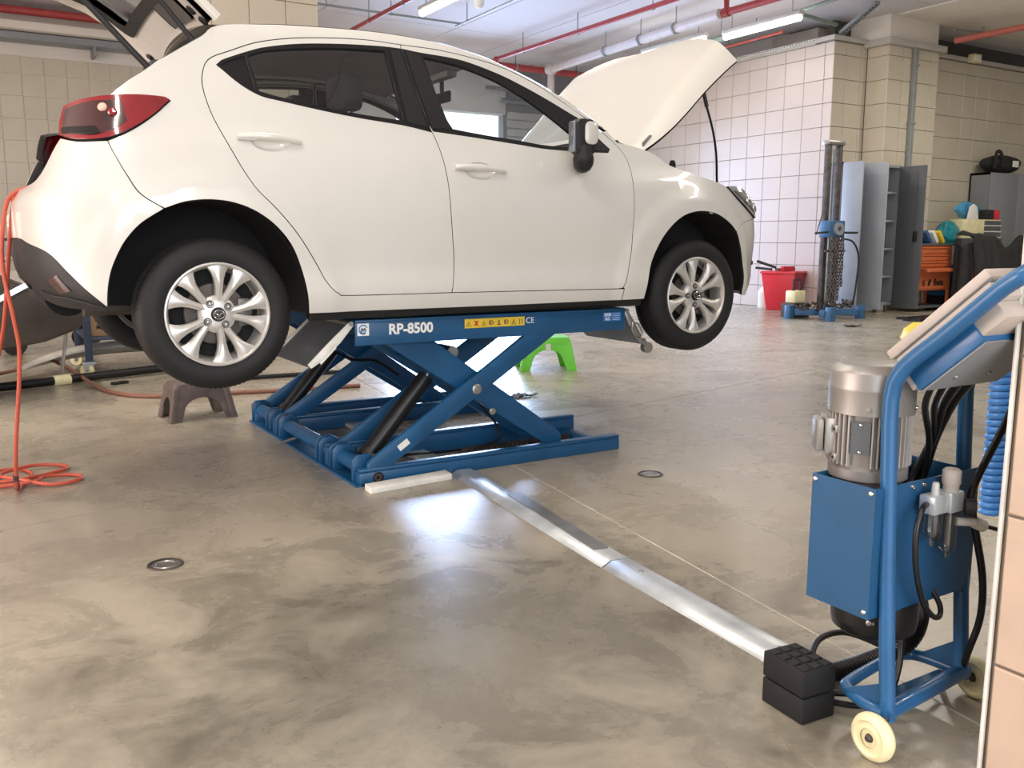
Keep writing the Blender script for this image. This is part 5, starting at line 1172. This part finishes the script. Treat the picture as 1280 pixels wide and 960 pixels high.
tag(MB().prism([(-.16, 0), (.16, 0), (.10, .2), (0, .26), (-.10, .2)], lambda p, q, h: V(13.98+p, 5.56+h, 1.502+q), 0, .03).build('paper_sack', 'paper', None, bevel=.008), 'white paper sack with red base against the blue bag', 'bag')
t = thing('battery_box', 'dark box with a red end on the cream drawer unit', 'box', (14.5, 5.6, 1.5)); MB().box(14.38, 14.60, 5.57, 5.72, 1.502, 1.67).build('box_body', 'cloth_black', t, bevel=.01); MB().box(14.60, 14.78, 5.57, 5.72, 1.502, 1.67).build('box_end', 'red_plastic', t, bevel=.01)
t = locker('steel_locker', 'grey steel locker at the far right under the black bag', 14.85, 16.6, 5.86, 6.22, .0, 2.34, 'locker_grey', feet=False)
door(t, 14.86, 5.845, 0, .86, .14, 2.32, 'locker_grey'); door(t, 15.73, 5.845, 0, .86, .14, 2.32, 'locker_grey')
t = thing('sports_bag', 'black sports bag lying on top of the far right grey locker', 'bag', (15.4, 5.95, 2.34))
blob('', 15.45, 6.02, 2.512, .58, .17, .16, '', .07, 9).build('bag_body', 'cloth_black', t, smooth=60); MB().tube([V(14.95, 5.85, 2.42), V(15.0, 5.85, 2.70), V(15.15, 5.85, 2.66), V(15.2, 5.85, 2.45)], .03, 6, sub=3).build('bag_strap', 'cloth_black', t); MB().box(15.45, 15.62, 5.80, 5.815, 2.45, 2.56).build('bag_tag', 'paper', t)
# covered bench
t = thing('covered_bench', 'orange tool trolley draped with a black cloth in front of the far lockers', 'tool trolley', (13.7, 5.0, 0))
MB().box(12.98, 14.7, 4.80, 5.18, .12, .75).build('trolley_body', 'orange_paint', t, bevel=.01); MB().box(13.05, 14.5, 4.88, 5.14, .75, 1.02).build('covered_load', 'cloth_black', t, bevel=.05)
for k in range(2): MB().box(13.02+.84*k, 13.80+.84*k, 4.78, 4.80, .36, .62).build('drawer', 'orange_paint', t, bevel=.006)
def cl(u, v):
    x = 12.86+2.0*u; top = 1.10+.10*sin(u*pi*2.2+.6)+.12*abs(u-.55)+.03*sin(u*23); s_ = v*2.0
    fold = .035*sin(u*34+2*sin(u*9))+.02*sin(u*61)
    if s_ < .6: return V(x, 5.12-s_*.48, top-.02*sin(s_*5)+.02*sin(u*17+s_*6))
    k = (s_-.6)/1.4; return V(x+.0, 4.83-.12*k+fold*k*1.2, top*(1-k)+k*(.52+.16*sin(u*7+.4)-.35*max(0, .16-u)*6)) 
MB().grid(lambda u, v: V(12.88+.05*sin(u*9)-.05*v, 4.80+.34*u, (1.06+.05*sin(u*7))*(1-v)+v*(.30+.12*sin(u*11))), 14, 8).build('cloth_side', 'cloth_black', t, smooth=70, solid=.012)
MB().grid(cl, 70, 24).build('cloth_cover', 'cloth_black', t, smooth=70, solid=.012)
# small things on the open floor
t = thing('yellow_marker', 'yellow plastic marker on the floor behind the control box', 'marker', (8.3, 2.75, 0)); MB().lathe([(0, .20), (.10, .19), (.19, .12), (.23, .0), (0, 0)], (8.62, 2.74, 0), n=20).build('marker_body', 'yellow', t, bevel=.01)  # rounded yellow marker standing on the floor
tag(MB().lathe([(.12, -.02), (.18, -.02), (.18, .02), (.12, .02)], (10.78, 4.3, .02), (0, 0, 1), 20, True).build('rubber_ring', 'oil_black', None), 'black rubber ring lying on the floor beyond the control box', 'ring')
tag(MB().tube([V(10.75, 4.6, .019), V(11.1, 4.55, .019), V(11.5, 4.6, .019), V(11.9, 4.7, .019)], .018, 6, sub=5).build('floor_cable', 'oil_black', None), 'dark cable on the floor below the open locker', 'cable')
for (x, y, lab, s_) in ((2.54, 1.76, 'dark shrivelled leaf scrap on the bright floor behind the lift', .10), (9.26, 4.2, 'small dark debris on the floor in front of the lockers', .12)):
    t = thing('debris', lab, 'debris', (x, y, 0)); random.seed(int(x*10))
    for k in range(6):
        a = random.uniform(0, 6.3); r = s_*random.uniform(.1, .9); q = V(x+r*cos(a), y+r*sin(a)*.7, .012); b = a+random.uniform(-1, 1); MB().grid(lambda u, v: q+V((u-.5)*s_*cos(b)-(v-.5)*.035*sin(b), (u-.5)*s_*sin(b)+(v-.5)*.035*cos(b), -.010+.05*((u-.5)**2)+.02*abs(v-.5)), 4, 2).build('shred', 'iron', t, solid=.002)

# ================================================================== LEFT SIDE
# orange air hose, hanging and coiled on the floor
t = thing('air_hose', 'orange air hose hanging at the left edge and coiled on the floor', 'hose', (-.65, 1.0, 0))
MB().tube([V(-.55, .45, 1.36), V(-.60, .56, 1.345), V(-.665, .62, 1.315), V(-.70, .64, 1.24), V(-.725, .64, 1.03), V(-.70, .64, .80), V(-.69, .66, .62), V(-.73, .70, .25), V(-.74, .74, .08), V(-.735, .80, .018), V(-.70, .95, .012), V(-.66, 1.10, .012), V(-.72, 1.25, .012), V(-.83, 1.22, .014), V(-.86, 1.06, .014), V(-.76, .98, .018), V(-.62, 1.04, .014), V(-.51, 1.13, .012), V(-.52, 1.22, .012), V(-.66, 1.24, .022), V(-.80, 1.12, .022), V(-.72, .96, .026), V(-.60, .84, .013), V(-.49, .86, .012), V(-.46, .94, .012), V(-.52, 1.0, .012), V(-.62, .98, .02), V(-.66, .90, .022), V(-.80, .92, .014), V(-.95, 1.0, .012), V(-1.1, 1.1, .012)], .0088, 8, sub=7).build('hose_length', 'orange_hose', t, smooth=60)
MB().tube([V(-.66, .62, 1.315), V(-.69, .68, 1.12), V(-.735, .8, .75), V(-.80, 1.0, .45), V(-.83, 1.15, .2), V(-.86, 1.06, .014)], .0088, 8, sub=6).build('hose_return', 'orange_hose', t, smooth=60)
MB().cyl((-.742, .73, .10), (-.738, .775, .03), .012, n=10).build('hose_nozzle', 'iron', t)
# rust coloured hose and black pole across the floor
tag(MB().tube([V(-.9, 4.6, .02), V(-.45, 5.0, .05), V(-.30, 5.05, .10), V(-.18, 4.5, .08), V(-.05, 3.7, .02), V(.10, 3.25, .016), V(.35, 3.05, .016), V(.7, 2.98, .016), V(1.16, 2.88, .016), V(1.7, 2.8, .016)], .016, 8, sub=6).build('floor_hose', 'rust_hose', None, smooth=60), 'dusty red-brown hose winding across the floor behind the car', 'hose')
t = thing('black_pole', 'black pole with a cream sleeve lying on the floor behind the rear wheel', 'pole', (0, 4.1, 0))
MB().cyl((-1.1, 3.85, .035), (.75, 4.42, .05), .034, n=14).build('pole_tube', 'oil_black', t); MB().cyl((-.33, 4.087, .0412), (-.21, 4.124, .0422), .043, n=16).build('sleeve', 'nylon', t)
tag(MB().cyl((.65, 3.65, .02), (1.9, 3.55, .02), .018, n=8).build('black_rod', 'oil_black', None), 'thin black rod on the floor behind the lift base', 'rod')
tag(MB().prism(rrect(-.07, .07, -.03, .03, .02, 3), lambda p, q, h: V(.13+p*.9-q*.4, 3.94+q*.9+p*.4, h), 0, .02).build('rubber_scrap', 'oil_black', None, bevel=.004), 'small black rubber scrap on the floor under the car tail', 'scrap')
# white bumper lying on the floor
t = thing('spare_bumper', 'white car bumper lying on the floor behind the trolley', 'car bumper', (.1, 4.9, 0))
def bmp(u, v):
    a = -1+2*u; x = -.55+2.0*u; y = 5.30-.62*a*a; r = .21*(1-.6*abs(a)**3); return V(x, y-.36*v*(1-.2*abs(a))*1.0, .02+r*sin(pi*(.12+.60*v)))
MB().grid(bmp, 30, 10).build('bumper_skin', 'white_paint', t, smooth=70, solid=.008)
# trolley with cartons
t = thing('parts_trolley', 'blue steel trolley on castors behind the car tail', 'trolley', (.2, 5.0, 0))
for x, y in ((-.02, 4.5), (1.0, 4.5), (-.02, 5.3), (1.0, 5.3)):
    MB().box(x-.028, x+.028, y-.028, y+.028, .12, 1.0).build('post', 'post_blue', t, bevel=.004)
    MB().lathe([(.015, -.018), (.05, -.018), (.055, -.010), (.055, .010), (.05, .018), (.015, .018)], (x-.02, y, .055), (.5, 1, 0), 20, True).build('caster', 'nylon' if x < .5 else 'rubber', t); MB().prism([(-.04, .12), (.05, .12), (.02, .05), (-.03, .04)], lambda p, q, h, x=x, y=y: V(x-.01+p, y-.026+h, q), 0, .008).box(x-.06, x+.05, y-.04, y+.04, .11, .125).build('caster_fork', 'steel', t)
for z in (.30, .96): MB().box(-.03, 1.02, 4.48, 5.33, z, z+.03).build('shelf', 'post_blue', t, bevel=.004)
t = thing('carton', 'brown cardboard box with printed letters on the trolley shelf', 'cardboard box', (.25, 4.7, .33))
MB().box(.025, .56, 4.535, 5.0, .332, .72).build('carton_body', 'cardboard', t, bevel=.004)
text('printed_number', '11', 'text_black', t, (.085, 4.5335, .575), (1, 0, 0), (0, 0, 1), .10, bold=.003); text('printed_line', 'MADE IN', 'text_black', t, (.15, 4.5335, .405), (1, 0, 0), (0, 0, 1), .048, bold=.001)
tag(MB().cyl((-.25, 4.4, .0), (-.15, 4.6, .50), .014, n=8).build('lean_rod', 'steel', None), 'thin steel rod leaning beside the blue trolley post', 'rod')
t = thing('jack_cart', 'dark workshop jack on black wheels behind the car tail', 'jack', (-.2, 6.6, 0))
MB().box(-.55, .25, 6.4, 6.9, .33, .52).build('jack_body', 'oil_black', t, bevel=.02); MB().box(-.1, .12, 6.45, 6.8, .52, .95).build('jack_tank', 'locker_dark', t, bevel=.03)
for x in (-.48, .18):
    for y in (6.42, 6.85): MB().cyl((x, y-.03, .11), (x, y+.03, .11), .11, n=20).build('wheel', 'rubber', t); MB().box(x-.02, x+.02, y-.02, y+.02, .1, .34).build('leg', 'iron', t)
# front of another car at the left edge
t = thing('parked_car', 'dark bumper and white wing of another car at the left edge, under the car tail', 'car', (-1.3, 4.0, 0))
MB().prism([(-.05, .64), (-.10, .52), (-.32, .44), (-.7, .38), (-1.9, .35), (-1.9, .98), (-.72, .98), (-.60, .90), (-.34, .78)], lambda p, q, h: V(p-.10*((h-.55)/.55)**2, 3.15+h, q), 0, 1.1).build('lower_bumper', 'dark_brown', t, bevel=.04)
MB().prism([(-.56, .985), (-.58, 1.1), (-.66, 1.28), (-1.0, 1.36), (-1.9, 1.40), (-1.9, .985)], lambda p, q, h: V(p, 3.2+h, q), 0, 1.1).build('front_wing', 'white_paint', t, bevel=.04)
MB().prism([(-.575, 1.02), (-.60, 1.10), (-.655, 1.24), (-.80, 1.25), (-.95, 1.10), (-.9, 1.02)], lambda p, q, h: V(p, 3.18+h, q), 0, .06).build('head_lamp', 'headlamp', t, bevel=.01)
MB().bar((-.585, 3.175, 1.13), (-.8, 3.175, 1.16), .012, .02).build('lamp_bar', 'oil_black', t)
MB().bar((-.46, 3.14, .86), (-.75, 3.14, .70), .012, .035).build('chrome_trim', 'chrome', t)
for y in (3.3, 4.15): MB().lathe([(0, -.1), (.3, -.1), (.33, -.06), (.33, .06), (.3, .1), (0, .1)], (-1.35, y-.0, .33), (0, 1, 0), 30).build('wheel', 'tyre', t)
